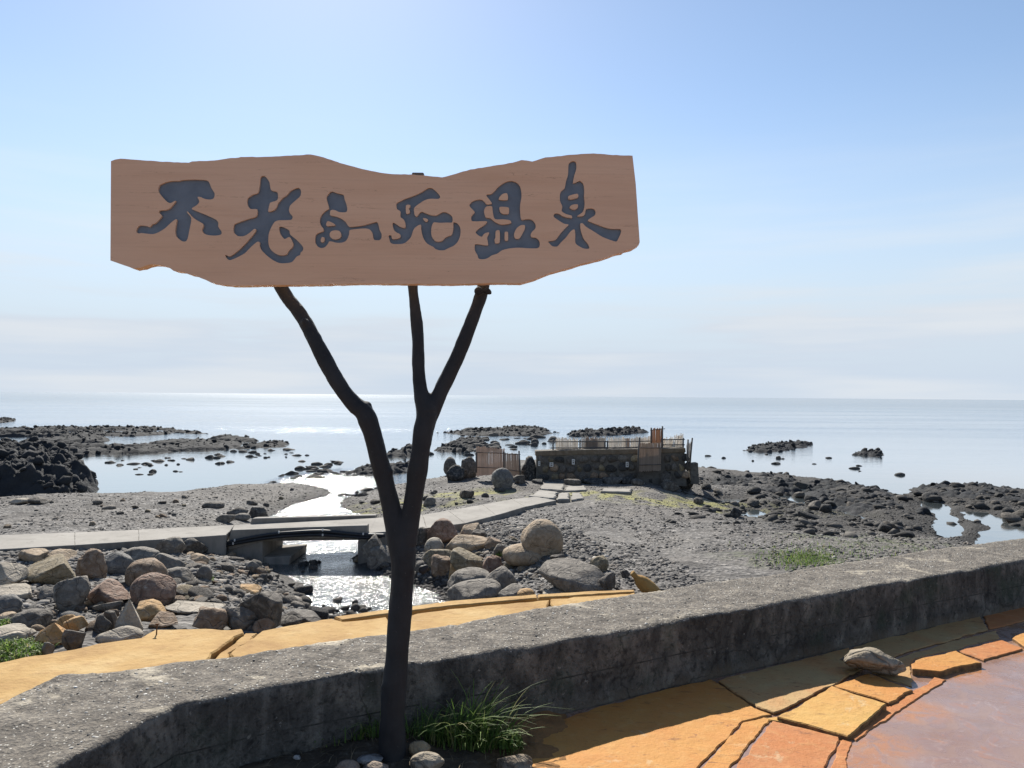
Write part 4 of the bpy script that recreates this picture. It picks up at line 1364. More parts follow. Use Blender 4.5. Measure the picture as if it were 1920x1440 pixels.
def stone_set(n_, poly, size, where, group, seed, cols, name='stone', cat='stone'):
    rg = random.Random(seed)
    poly = np.array(poly, dtype=float)
    mn, mx = poly.min(0), poly.max(0)
    LM = landmarks()
    meshes = []
    for k in range(8):
        V, T = rock_verts(3, seed * 10 + k, *STY[SHAPE[k % 4]])
        me = tri_mesh(name, V, T, smooth=True); me.materials.append(MT['rock'])
        meshes.append(me)
    made, tries = 0, 0
    while made < n_:
        x, y = rg.uniform(mn[0], mx[0]), rg.uniform(mn[1], mx[1])
        if sdf(np.array([[x, y]]), poly)[0] < 0: continue
        g = hit(x, y)
        s = size[0] + (size[1] - size[0]) * rg.random() ** 1.6
        k = rg.randrange(8); cn = rg.choice(cols); tone = rg.uniform(0.8, 1.25)
        lm = min(LM, key=lambda l: (l[0] - g.x) ** 2 + (l[1] - g.y) ** 2)
        du, dy_ = g.x / g.y - lm[0] / lm[1], g.y - lm[1]
        side_ = ('left of' if du < 0 else 'right of') if abs(du) * g.y * 1.5 > abs(dy_) else ('before' if dy_ < 0 else 'behind')
        q = (s - size[0]) / (size[1] - size[0])
        sz = 'tiny' if q < 0.12 else 'small' if q < 0.5 else 'larger'
        cw = {'blue': 'blue grey', 'olive': 'olive brown', 'dark': 'dark grey'}.get(cn, cn)
        lab_ = ' '.join(f'{sz} {cw} {SHAPE[k % 4]} {where} {side_} the {lm[2]}'.split()[:16])
        tries += 1
        if lab_ in USED and tries < 4000: continue
        USED.add(lab_)
        o = link(name, meshes[k], None, color=tuple(c * tone for c in ROCKC[cn]), loc=(g.x, g.y, g.z + s * 0.3),
                 rot=(rg.uniform(-.4, .4), rg.uniform(-.4, .4), rg.uniform(0, 6.28)), scale=(s * rg.uniform(.8, 1.4), s * rg.uniform(.7, 1.1), s * rg.uniform(.45, .8))) if cat != 'rock' else \
            link(name, meshes[k], None, color=tuple(c * tone for c in ROCKC[cn]), loc=(g.x, g.y, g.z + s * 0.02), rot=(rg.uniform(-.15, .15), rg.uniform(-.15, .15), rg.uniform(-.5, .5)), scale=(s * rg.uniform(.9, 2.4), s * rg.uniform(.6, 1.2), s * rg.uniform(.4, .95)))
        tag(o, lab_, cat, group)
        o['landmark'] = 0
        made += 1


# gravel: too many to count
def gravel(name, n_, poly, size, seed, label, lift=0.3):
    rg = np.random.default_rng(seed)
    pw = plan(poly, EYE - 3.75)
    mn, mx = pw.min(0), pw.max(0)
    P = np.zeros((0, 2))
    while len(P) < n_:
        q = rg.uniform(mn, mx, (n_ * 2, 2))
        q = q[sdf(q, pw) > 0]
        P = np.vstack([P, q])
    P = P[:n_]
    z = height(P)
    ok = z > SEA - 0.03
    P, z = P[ok], z[ok]
    s = size[0] + (size[1] - size[0]) * rg.random(len(P)) ** 2.6
    me = scatter_mesh(name, np.c_[P, z + s * lift * 0.5], s, TPL, seed, 0.8)
    tag(link(name, me, MT['pebbles']), label, kind='stuff')


rgv = np.random.default_rng(401)
n = 90000
yy = np.exp(rgv.uniform(np.log(9.5), np.log(42), n)); uu = rgv.uniform(-0.82, 0.82, n)
P = np.c_[yy * uu, yy]
z = height(P)
ok = (z > SEA - 0.02) & (fbm(np.c_[P * 0.5, np.zeros(n)], 3, 88) > -0.28)
P, z = P[ok], z[ok]
sz = 0.013 + 0.042 * rgv.random(len(P)) ** 4.5
tag(link('gravel', scatter_mesh('gravel', np.c_[P, z + sz * 0.1], sz, TPL, 402, 0.75), MT['pebbles']), 'grey gravel strewn over the whole beach', kind='stuff')
n = 4200
yy = np.exp(rgv.uniform(np.log(20.5), np.log(44), n)); uu = rgv.uniform(0.20, 0.85, n)
P = np.c_[yy * uu, yy]
z = height(P)
ok = (z > SEA - 0.06) & (fbm(np.c_[P * 0.7, np.zeros(n)], 3, 91) > -0.05) & ((yy - 20.5) * 0.08 + (uu - 0.2) * 1.5 > rgv.random(n) * 0.9)
P, z = P[ok], z[ok]
sz = 0.04 + 0.20 * rgv.random(len(P)) ** 4
tag(link('rubble', scatter_mesh('rubble', np.c_[P, z + sz * 0.15], sz, TPL, 405, 0.7), MT['flat_rubble']), 'jagged black rubble on the rock flats right of the bath', kind='stuff')
gravel('rubble', 15000, [(-60, 1120), (0, 1040), (300, 1028), (400, 1018), (480, 1040), (560, 1085), (630, 1170), (450, 1195), (200, 1220), (-60, 1265)], (0.02, 0.10), 403, 'grey brown stone rubble filling the left heap')
gravel('rubble', 13000, [(680, 1065), (700, 1010), (760, 995), (900, 985), (1060, 1000), (1190, 1110), (1000, 1150), (850, 1150), (780, 1090)], (0.02, 0.09), 404, 'grey brown stone rubble filling the right heap')

# ------------------------------------------------------------------ reefs and rocks in the sea
def reef(name, poly_px, h, label, cat='reef', step=0.25, cover=0.1, seed=1, slope=1.2, group=None, freq=1.2, blocks=2.4):
    pw = plan(poly_px)
    mn, mx = pw.min(0) - 0.6, pw.max(0) + 0.6
    nx = max(12, min(260, int((mx[0] - mn[0]) / step))); ny = max(12, min(200, int((mx[1] - mn[1]) / step)))
    X, Y = np.meshgrid(np.linspace(mn[0], mx[0], nx), np.linspace(mn[1], mx[1], ny))
    P = np.c_[X.ravel(), Y.ravel()]
    Q = np.c_[P, np.full(len(P), seed * 5.0)]
    s = sdf(P, pw) + 0.7 * fbm(Q * 0.5, 3, seed) * min(1.0, (mx[0] - mn[0]) / 8)
    ridg = 1 - np.abs(fbm(Q * freq, 4, seed + 3, 0.6)) * 2.0
    lump = 0.5 + 0.5 * fbm(Q * freq * 2.3, 4, seed + 7, 0.6)
    prof = np.clip(s * slope, -1.2, h)
    band = fbm(Q * np.array([0.13, 0.42, 1]) * (1.0 if mx[0] - mn[0] > 12 else 2.2), 4, seed + 11, 0.6)
    z = np.where(s > 0, prof * (0.30 + 0.55 * ridg * 0.8 + 0.5 * (lump - 0.5)) - cover * h * np.clip(band * 3.0 + 0.25, -0.15, 1.5), prof)
    z += 0.16 * fbm(Q * 2.6, 4, seed + 13, 0.65) + 0.10 * np.abs(fbm(Q * 6.0, 2, seed + 15))
    z = np.maximum(z, -0.8)
    V = np.c_[P, SEA + z]
    i = np.arange(nx * ny).reshape(ny, nx)
    T = np.stack([i[:-1, :-1], i[:-1, 1:], i[1:, 1:], i[1:, :-1]], -1).reshape(-1, 4)
    T = T[(z[T] > -0.35).any(1)]
    used = np.unique(T); mp_ = np.full(len(V), -1); mp_[used] = np.arange(len(used))
    V, T = V[used], mp_[T]
    # the reef's own loose blocks
    rg = np.random.default_rng(seed + 600)
    area = (mx - mn).prod()
    nb = int(min(2200, max(40, area * blocks)))
    B = rg.uniform(mn, mx, (nb * 3, 2))
    sb = sdf(B, pw) + 0.8 * fbm(np.c_[B, np.full(len(B), seed * 5.0)] * 0.6, 2, seed + 4)
    B = B[sb > -0.15][:nb]
    bs = min(max(h, 0.42), 0.62) * (0.12 + 0.50 * rg.random(len(B)) ** 3.5)
    zi = np.interp(np.zeros(1), [0, 1], [0, 0])
    gx = np.clip(((B[:, 0] - mn[0]) / (mx[0] - mn[0]) * (nx - 1)).round().astype(int), 0, nx - 1)
    gy = np.clip(((B[:, 1] - mn[1]) / (mx[1] - mn[1]) * (ny - 1)).round().astype(int), 0, ny - 1)
    zb = z.reshape(ny, nx)[gy, gx]
    ok = zb > -0.10 * np.ones(len(B)) - 0.1 * rg.random(len(B))
    B, bs, zb = B[ok], bs[ok], zb[ok]
    mb = scatter_mesh('blocks', np.c_[B, SEA + zb + bs * 0.1], bs, TPL if nb > 600 else TPL2, seed, 1.15)
    n0 = len(V)
    BV = np.zeros(len(mb.vertices) * 3, dtype=np.float32); mb.vertices.foreach_get('co', BV)
    BT = np.zeros(len(mb.loops), dtype=np.int32); mb.loops.foreach_get('vertex_index', BT)
    bpy.data.meshes.remove(mb)
    T3 = np.vstack([T[:, [0, 1, 2]], T[:, [0, 2, 3]], BT.reshape(-1, 3) + n0])
    me = tri_mesh(name, np.vstack([V, BV.reshape(-1, 3)]), T3, smooth=False)
    o = link(name, me, MT['reef'])
    tag(o, label, cat, group)
    return o


reef('crag', [(-330, 940), (0, 940), (110, 938), (165, 926), (181, 908), (172, 892), (150, 876), (60, 868), (-330, 868)], 1.9, 'tall black crag rising from the water at the beach edge', 'crag', 0.10, 0.05, 1, 2.2, freq=0.8)
RG = 'low black reefs in the shallow sea'
reef('reef', [(-260, 853), (150, 853), (260, 850), (330, 846), (420, 843), (482, 827), (430, 820), (330, 826), (260, 836), (200, 834), (188, 818), (60, 806), (-260, 806)], 0.30, 'long black reef behind the crag, widest of the reefs', 'reef', 0.22, 1.7, 2, 0.6, RG)
reef('reef', [(175, 821), (240, 819), (330, 813), (398, 815), (345, 808), (300, 803), (120, 801), (60, 805)], 0.28, 'thin black reef farther out behind the long reef', 'reef', 0.3, 1.2, 3, 0.6, RG)
reef('reef', [(440, 842), (535, 838), (530, 829), (480, 832)], 0.22, 'low reef tip ending in the glittering water', 'reef', 0.2, 0.6, 4, 0.7, RG)
reef('reef', [(822, 812), (870, 806), (960, 802), (1020, 803), (1040, 812), (1000, 817), (900, 818)], 0.34, 'low reef behind the bamboo screens with one upright rock', 'reef', 0.25, 0.55, 5, 0.6, RG)
reef('reef', [(1062, 814), (1100, 810), (1200, 806), (1212, 811), (1150, 817), (1080, 819)], 0.5, 'narrow humped reef seen over the bath railing', 'reef', 0.25, 0.2, 6, 1.0, RG)
reef('reef', [(815, 846), (860, 826), (905, 822), (905, 836), (870, 848)], 0.35, 'broken reef just right of the post at sea', 'reef', 0.16, 0.9, 7, 0.9, RG)
reef('reef', [(636, 890), (690, 872), (770, 868), (800, 880), (720, 894)], 0.34, 'low reef seen between the two branches of the post', 'reef', 0.10, 0.7, 8, 0.9, RG)
reef('reef', [(715, 856), (760, 842), (800, 840), (800, 856)], 0.45, 'small reef touching the post at sea, behind the branch fork', 'reef', 0.12, 0.5, 9, 0.9, RG)
reef('reef', [(1385, 846), (1430, 834), (1512, 830), (1520, 834), (1470, 846), (1430, 849)], 0.30, 'long low reef alone in the open water on the right', 'reef', 0.2, 0.7, 10, 0.6, RG)
reef('reef', [(1600, 853), (1620, 847), (1652, 850), (1648, 857)], 0.28, 'small flat reef right of the long low one', 'reef', 0.12, 0.5, 12, 0.8, RG)
reef('reef', [(1700, 930), (1720, 916), (1780, 912), (1920, 918), (2300, 922), (2300, 960), (1960, 965), (1800, 942)], 0.32, 'rugged black shelf along the far right shore', 'reef', 0.13, 0.25, 13, 0.9, RG, 1.3, 0.8)
reef('reef', [(1505, 925), (1520, 905), (1580, 905), (1680, 928), (1740, 975), (1700, 985), (1600, 962), (1540, 945)], 0.26, 'broad dark rock flat between the two tide pools', 'reef', 0.12, 0.35, 14, 0.5, RG, 1.2, 0.8)
reef('reef', [(1335, 897), (1480, 893), (1500, 908), (1490, 928), (1420, 930), (1350, 920)], 0.25, 'dark rock flat beside the bath, broken by wet patches', 'reef', 0.10, 0.6, 15, 0.6, RG, 1.4, 0.8)
reef('reef', [(-60, 792), (24, 786), (28, 791), (-60, 798)], 0.5, 'thin distant reef at the photo edge', 'reef', 0.4, 0.3, 16, 0.5, RG)

SR = 'single rocks standing in the shallow sea'
for x0, x1, yt, yb, st, lab in [
    (130, 160, 795, 811, 'angular', 'pointed black rock on the reef, leaning to the right'), (72, 102, 791, 798, 'angular', 'far low rock pair left of the pointed rock'),
    (146, 165, 787, 793, 'slab', 'flat distant rock beyond the pointed rock'), (15, 25, 796, 803, 'lumpy', 'small far rock near the photo edge'),
    (316, 342, 802, 818, 'lumpy', 'rounded rock on the thin outer reef'), (194, 214, 862, 880, 'smooth', 'domed rock mirrored in the still pool'),
    (212, 234, 871, 882, 'angular', 'low rock beside the domed one in the pool'), (322, 345, 854, 870, 'round', 'left round rock of a pair in the still pool'),
    (346, 363, 853, 868, 'round', 'paired round rock touching the left one in the still pool'), (334, 346, 868, 880, 'lumpy', 'small rock below the two round ones'),
    (352, 366, 872, 885, 'lumpy', 'small rock on the right below the two round ones'), (272, 304, 887, 902, 'slab', 'dark flat rock nearest the gravel spit'),
    (268, 280, 877, 887, 'angular', 'little rock above the dark flat one'), (208, 220, 822, 840, 'peak', 'upright rock on the long reef'),
    (462, 500, 876, 902, 'lumpy', 'dark rock left in the cluster before the spit'), (484, 514, 868, 892, 'angular', 'taller square rock in the cluster before the spit'),
    (500, 528, 882, 906, 'lumpy', 'right hand rock in the cluster before the spit'), (545, 556, 883, 893, 'lumpy', 'small rock right of the cluster before the spit'),
    (578, 594, 878, 890, 'lumpy', 'rock in the loose line off the spit'), (604, 618, 876, 888, 'angular', 'darker rock in the loose line off the spit'),
    (608, 624, 866, 878, 'lumpy', 'topmost rock in the loose line off the spit'), (898, 907, 794, 808, 'round', 'upright standing rock on the reef behind the screens'),
    (972, 1004, 812, 826, 'peak', 'peaked rock in the calm water left of the railing'), (990, 1012, 829, 843, 'peak', 'small sharp rock in the calm water before the peaked one'),
    (916, 946, 814, 828, 'lumpy', 'dark rock under the standing rock'), (1000, 1036, 812, 824, 'lumpy', 'low rock right of the peaked rock'),
    (1478, 1506, 838, 846, 'slab', 'flat rock at the end of the long low reef'), (1362, 1376, 844, 850, 'slab', 'flat rock left of the long low reef'),
    (1540, 1552, 849, 857, 'lumpy', 'square little rock right of the long low reef'), (1570, 1584, 857, 864, 'lumpy', 'rounded little rock below the square one'),
    (1672, 1686, 865, 872, 'smooth', 'low rounded rock off the right shore'), (1684, 1694, 891, 897, 'slab', 'little flat rock nearest the right shore'),
    (1900, 1925, 904, 912, 'slab', 'dark rock cut by the right photo edge'), (1512, 1524, 830, 835, 'slab', 'far flat rock beyond the long low reef'),
    (1224, 1234, 800, 806, 'lumpy', 'round rock at the end of the humped reef')]:
    boulder('sea_rock', x0, x1, yt, yb, st, 'black', lab, 'rock', SR, sub=3, sink=0.15)


SC = ['grey', 'grey', 'dark', 'brown', 'olive', 'tan', 'blue', 'grey']
stone_set(95, [(300, 1100), (350, 1045), (400, 1030), (470, 1048), (520, 1080), (560, 1110), (590, 1145), (540, 1150), (440, 1130), (330, 1140)], (0.06, 0.17),
          'scree cobble', 'loose cobbles in the scree slope', 301, SC)
stone_set(34, [(0, 1130), (100, 1125), (330, 1120), (340, 1160), (200, 1185), (60, 1200), (0, 1190)], (0.05, 0.13),
          'filler stone', 'small stones between the left boulders', 302, SC)
stone_set(40, [(850, 1040), (900, 1015), (960, 1000), (1040, 1060), (1010, 1110), (960, 1105), (900, 1090), (800, 1080)], (0.05, 0.14),
          'filler stone', 'small stones between the right boulders', 303, SC)
stone_set(14, [(690, 1066), (740, 1076), (800, 1088), (842, 1108), (850, 1130), (830, 1095), (780, 1068), (700, 1050)], (0.06, 0.16),
          'wet stone', 'wet stones on the right stream edge', 304, ['dark', 'black', 'dark'])
stone_set(16, [(540, 1080), (562, 1092), (580, 1130), (606, 1152), (640, 1166), (600, 1162), (560, 1130)], (0.06, 0.16),
          'wet stone', 'wet stones on the left stream edge', 305, ['dark', 'black', 'dark'])
stone_set(14, [(560, 1125), (640, 1120), (700, 1145), (640, 1160)], (0.05, 0.12), 'stone in the stream', 'stones in the stream', 306, ['black', 'dark'])
stone_set(7, [(545, 1062), (600, 1050), (610, 1068), (560, 1075)], (0.06, 0.13), 'stone in the water', 'stones in the water under the bridge', 307, ['black', 'dark'])
stone_set(26, [(1290, 915), (1480, 905), (1600, 930), (1740, 985), (1740, 1000), (1560, 990), (1420, 950), (1300, 935)], (0.10, 0.34),
          'stone on the rock flat', 'black stones on the right rock flat', 308, ['black', 'black', 'dark'])
stone_set(16, [(1720, 930), (1915, 925), (1915, 985), (1860, 965), (1780, 950)], (0.12, 0.40),
          'stone on the shelf', 'black stones on the far right shelf', 309, ['black', 'black', 'dark'])
stone_set(16, [(640, 950), (780, 915), (900, 925), (960, 918), (860, 950), (760, 962)], (0.08, 0.24),
          'stone on the wet flat', 'stones on the wet flat behind the path', 310, ['dark', 'black', 'grey'])
stone_set(24, [(0, 945), (300, 935), (500, 920), (600, 918), (500, 950), (400, 978), (0, 996)], (0.06, 0.16),
          'beach stone', 'small stones on the left beach', 311, SC)

def sea_scatter(n_, poly, size, label, group, seed):
    stone_set(n_, poly, size, label, group, seed, ['black', 'black', 'dark'], name='sea_rock', cat='rock')


sea_scatter(60, [(820, 850), (870, 815), (1035, 810), (1040, 828), (960, 848), (900, 856)], (0.18, 0.55), 'sea rock', 'small rocks behind the bath', 501)
sea_scatter(34, [(180, 860), (330, 856), (420, 852), (440, 872), (340, 885), (240, 895)], (0.08, 0.22), 'sea rock', 'small rocks in the still pool', 502)
sea_scatter(36, [(520, 895), (570, 870), (640, 866), (645, 888), (580, 902)], (0.08, 0.26), 'sea rock', 'small rocks off the spit', 503)
sea_scatter(14, [(1250, 850), (1500, 850), (1700, 880), (1700, 895), (1400, 870)], (0.08, 0.2), 'sea rock', 'tiny rocks off the right shore', 504)
sea_scatter(22, [(420, 845), (540, 842), (610, 862), (560, 866), (460, 856)], (0.08, 0.22), 'sea rock', 'small rocks at the reef tip', 505)
sea_scatter(20, [(640, 930), (700, 915), (760, 912), (700, 930)], (0.06, 0.18), 'sea rock', 'small rocks in the stream mouth', 506)

# ------------------------------------------------------------------ the open-air bath on the rocks
def bath():
    WY0, WY1 = 33.4, 32.6
    yw = lambda x: WY0 + (WY1 - WY0) * (x - 1005) / 282
    wall = empty('bath_wall', tuple(ony(1005, 900, WY0)))
    tag(wall, 'rough stone wall of the open air bath with concrete coping', 'wall')

    def child(o):
        mw_ = o.location.copy()
        o.parent = wall
        o.location = mw_ - wall.location
        return o
    child(front_prism('mortar_body', [(1006, 853), (1100, 850), (1188, 849), (1284, 847), (1285, 880), (1288, 912), (1005, 906)], 0, 0.8, MT['mortar'], yaw=(WY0, WY1)))
    child(front_prism('coping', [(1004, 846), (1100, 843), (1188, 842), (1285, 840), (1286, 848), (1188, 851), (1100, 852), (1004, 855)], 0, 0.9, MT['concrete_wall'], yaw=(WY0 - 0.05, WY1 - 0.05)))
    rg = random.Random(9)
    meshes = []
    for k in range(10):
        V, T = rock_verts(2, 700 + k, *STY[('smooth', 'lumpy', 'angular')[k % 3]])
        me = tri_mesh('stone', V, T, smooth=True); me.materials.append(MT['rock']); meshes.append(me)
    for r_ in range(3):
        x = 1008 + (r_ % 2) * 8
        while x < 1284:
            w = rg.uniform(12, 25); hh = rg.uniform(13, 18)
            yc = 862 + r_ * 16 + rg.uniform(-1.5, 1.5) - (x - 1005) * 0.012
            if not (1196 < x + w / 2 < 1240):
                p = ony(x + w / 2, yc, yw(x))
                m_ = p.y / F
                tone = rg.uniform(0.9, 2.0)
                c = rg.choice([ROCKC['dark'], ROCKC['dark'], ROCKC['brown'], ROCKC['olive'], ROCKC['black'], ROCKC['grey']])
                o = link('stone', rg.choice(meshes), None, wall, tuple(v * tone for v in c), loc=p - wall.location, rot=(rg.uniform(-.2, .2), rg.uniform(-.3, .3), 0),
                         scale=(w / 2 * m_ * 0.94, 0.15, hh / 2 * m_ * 0.94))
            x += w
    # dark stones heaped along the wall foot
    for i, (x0, x1, yt, yb, st, lab) in enumerate([
        (1058, 1088, 897, 909, 'slab', 'long dark kerb stone at the bath wall foot'), (1086, 1130, 895, 908, 'slab', 'longest dark kerb stone before the bath wall'),
        (1130, 1168, 893, 908, 'slab', 'dark bluish kerb stone before the bath wall'), (1164, 1186, 893, 908, 'smooth', 'rounded kerb stone near the bath entrance'),
        (1184, 1206, 897, 910, 'smooth', 'grey flat stone at the bath entrance'), (1208, 1242, 893, 906, 'slab', 'pale topped step stone below the gate screen'),
        (1238, 1262, 884, 914, 'lumpy', 'big dark boulder right of the gate screen'), (1256, 1298, 880, 917, 'lumpy', 'massive dark boulder under the bath corner'),
        (1240, 1272, 900, 920, 'lumpy', 'low dark boulder in front of the bath corner'), (998, 1018, 898, 907, 'slab', 'short flat stone at the left end of the bath wall'),
        (962, 984, 890, 907, 'lumpy', 'dark stone right of the upright round boulder'), (978, 1006, 856, 900, 'lumpy', 'tall dark rock between left screen and bath wall'),
        (832, 856, 858, 890, 'round', 'rounded black rock at the left end of the bath'), (838, 870, 872, 902, 'lumpy', 'bulky black rock in front of the rounded one'),
        (862, 894, 858, 897, 'angular', 'sloping black rock behind the left bamboo screen'), (896, 916, 829, 850, 'round', 'rounded rock top peeking over the left screen'),
        (932, 954, 834, 856, 'round', 'second rock top peeking over the left screen')]):
        boulder('boulder', x0, x1, yt, yb, st, ['dark', 'black', 'dark', 'black'][i % 4], lab, 'boulder', 'dark boulders round the bath', sub=3)
    # small notices on the wall
    for x, y, w, h, lab in ((1075, 866, 5.5, 10, 'small white notice plate in the middle of the bath wall'), (1176, 871, 5.5, 10, 'small white notice plate near the gate screen'),
                            (1034, 871, 7, 8, 'faded pale notice plate toward the left of the bath wall'), (1011, 869, 4, 9, 'narrow faded plate at the left end of the bath wall')):
        p = ony(x, y, yw(x) - 0.20); k = p.y / F
        o = link('notice_plate', box_mesh('notice_plate', (0, 0, 0), (w * k, 0.03, h * k), bevel=0.004), MT['pale'], loc=p)
        tag(o, lab, 'notice', 'notice plates on the bath wall')
        link('lettering', box_mesh('lettering', (0, -0.018, 0.05), (w * k * 0.45, 0.006, 0.03)), MT['pole'], o)
        link('lettering', box_mesh('lettering', (0, -0.018, -0.03), (w * k * 0.45, 0.006, 0.05)), MT['pole'], o)
    # block pier at the far right end
    pier = front_prism('block_pier', [(1293, 870), (1309, 868), (1311, 908), (1296, 908)], 32.5, 0.5, MT['mortar'])
    tag(pier, 'brown block pier at the right end of the bath', 'pier')
    # railing
    rail = empty('railing', tuple(ony(1037, 846, yw(1037) + 0.3)))
    tag(rail, 'dark pipe railing along the top of the bath wall', 'railing')

    def bar(name, a, b, yoff, r_, parent, mat='pole'):
        A, B = ony(a[0], a[1], yw(a[0]) + yoff), ony(b[0], b[1], yw(b[0]) + yoff)
        org = parent.location
        return link(name, tube_mesh(name, [A - org, B - org], r_, 6), MT[mat], parent)
    for x, y0, y1 in ((1037, 824, 850), (1087.5, 824, 850), (1134, 826, 850), (1139, 826, 850), (1199, 820, 846), (1241, 822, 848), (1281, 821, 846)):
        bar('post', (x, y0), (x, y1), 0.3, 0.035, rail)
    for y_l, y_r, x0, x1 in ((828, 828, 1032, 1138), (840, 839, 1032, 1138), (828.5, 827, 1138, 1222), (839.5, 838, 1138, 1222), (824.5, 824, 1240, 1284), (834, 834, 1240, 1284)):
        bar('rail', (x0, y_l), (x1, y_r), 0.3, 0.026, rail)

    # bamboo and reed screens
    def screen(tl, tr, br, bl, Y, col, label, posts=(), rails=(), slat=0.035, ragged=0.05, seed=1, group='bamboo screens round the bath', Y2=None):
        rg = random.Random(seed)
        Y2 = Y if Y2 is None else Y2
        A, B, C_, D_ = ony(*tl, Y), ony(*tr, Y2), ony(*br, Y2), ony(*bl, Y)
        root = empty('bamboo_screen', tuple(D_))
        tag(root, label, 'screen', group)
        n_ = max(4, int((B - A).length / slat))
        V, Fc = [], []
        for i in range(n_):
            t0, t1 = (i - 0.02) / n_, (i + 0.98) / n_
            for_top = rg.uniform(-ragged, ragged * 0.4); for_bot = rg.uniform(-ragged, ragged) * 0.5
            yo = rg.uniform(-0.008, 0.008)
            a0 = D_.lerp(C_, t0) - D_; a1 = D_.lerp(C_, t1) - D_
            b0 = A.lerp(B, t0) - D_; b1 = A.lerp(B, t1) - D_
            lean = rg.uniform(-0.01, 0.01)
            for p, dz in ((a0, for_bot), (a1, for_bot), (b1, for_top), (b0, for_top)):
                V.append((p.x + (lean if p in (b0, b1) else 0), p.y + yo, p.z + dz))
            for p, dz in ((a0, for_bot), (a1, for_bot), (b1, for_top), (b0, for_top)):
                V.append((p.x + (lean if p in (b0, b1) else 0), p.y + yo + 0.018, p.z + dz))
            k = i * 8
            for f in ((0, 1, 2, 3), (7, 6, 5, 4), (0, 4, 5, 1), (1, 5, 6, 2), (2, 6, 7, 3), (3, 7, 4, 0)):
                Fc.append(tuple(k + q for q in f))
        o = link('reed_slats', mesh_from('reed_slats', V, Fc), MT['bamboo'], root, col)
        o['kind'] = 'stuff'
        for (x0, y0, x1, y1) in posts:
            link('post', tube_mesh('post', [ony(x0, y0, Y - 0.05) - D_, ony(x1, y1, Y - 0.05) - D_], 0.035, 8), MT['pole'], root)
        for (x0, y0, x1, y1) in rails:
            link('rail', tube_mesh('rail', [ony(x0, y0, Y - 0.04) - D_, ony(x1, y1, (Y2) - 0.04) - D_], 0.018, 6), MT['pole'], root)
        return root
    BROWN = (0.42, 0.34, 0.28); PINK = (0.52, 0.42, 0.355); GREYB = (0.52, 0.48, 0.43); PALE = (0.80, 0.76, 0.70); RUST = (0.44, 0.28, 0.18)
    screen((893, 836), (946, 841), (946, 888), (893, 893), 33.6, PINK, 'wide tan bamboo screen standing left of the bath wall', [(893, 848, 893, 886), (945, 847, 945, 890)], [(893, 848, 946, 850), (893, 876, 946, 878)], 0.03, 0.05, 1)
    screen((946, 849), (975, 851), (978, 896), (946, 890), 33.4, BROWN, 'narrower tan bamboo screen joined to the wide one', [(973, 845, 976, 898)], [(946, 851, 976, 852), (946, 880, 977, 884)], 0.03, 0.03, 2)
    screen((1042, 820), (1084, 822), (1084, 846), (1042, 846), 33.8, PALE, 'pale reed screen behind the left end of the railing', slat=0.03, ragged=0.1, seed=3)
    screen((1090, 820), (1136, 818), (1136, 846), (1090, 846), 33.85, GREYB, 'grey reed screen behind the middle of the railing', slat=0.03, ragged=0.1, seed=4)
    screen((1098, 821), (1121, 820), (1121, 845), (1098, 845), 33.75, BROWN, 'brown bamboo panel in front of the grey reed screen', slat=0.04, ragged=0.12, seed=5)
    screen((1141, 820), (1174, 820), (1174, 846), (1141, 846), 33.7, PALE, 'pale reed screen right of the railing middle posts', slat=0.03, ragged=0.1, seed=6)
    screen((1173, 821), (1181, 820), (1181, 850), (1174, 850), 33.6, BROWN, 'narrow brown bamboo strip between two reed screens', slat=0.05, ragged=0.05, seed=7)
    screen((1182, 820), (1222, 818), (1222, 842), (1182, 843), 33.7, PALE, 'pale reed screen next to the tall rusty panel', slat=0.03, ragged=0.08, seed=8)
    screen((1220, 803), (1243, 801), (1243, 832), (1220, 832), 33.3, RUST, 'tall rusty brown bamboo panel, highest of the screens', [(1242, 799, 1242, 846), (1221, 802, 1221, 836)], [(1219, 806.5, 1247, 804)], 0.05, 0.07, 9)
    screen((1200, 831), (1240, 829), (1239, 882), (1198, 884), 32.4, BROWN, 'tall bamboo gate screen in front of the bath wall', [(1198, 829, 1195, 892)], [(1200, 840, 1240, 840), (1198, 872, 1240, 871)], 0.03, 0.05, 10)
    screen((1243, 821), (1262, 820), (1262, 842), (1243, 842), 33.5, PALE, 'short pale reed screen right of the rusty panel', slat=0.035, ragged=0.1, seed=11)
    screen((1265, 815), (1281, 813), (1281, 842), (1259, 842), 33.3, PALE, 'slanted pale reed screen at the right end of the railing', slat=0.035, ragged=0.08, seed=12)
    screen((1287, 832), (1298, 826), (1295, 876), (1288, 878), 32.2, GREYB, 'ragged bamboo screen leaning past the bath corner', [(1290, 824, 1289, 884), (1298, 821, 1293, 876)], [], 0.04, 0.1, 13, Y2=34.5)


bath()

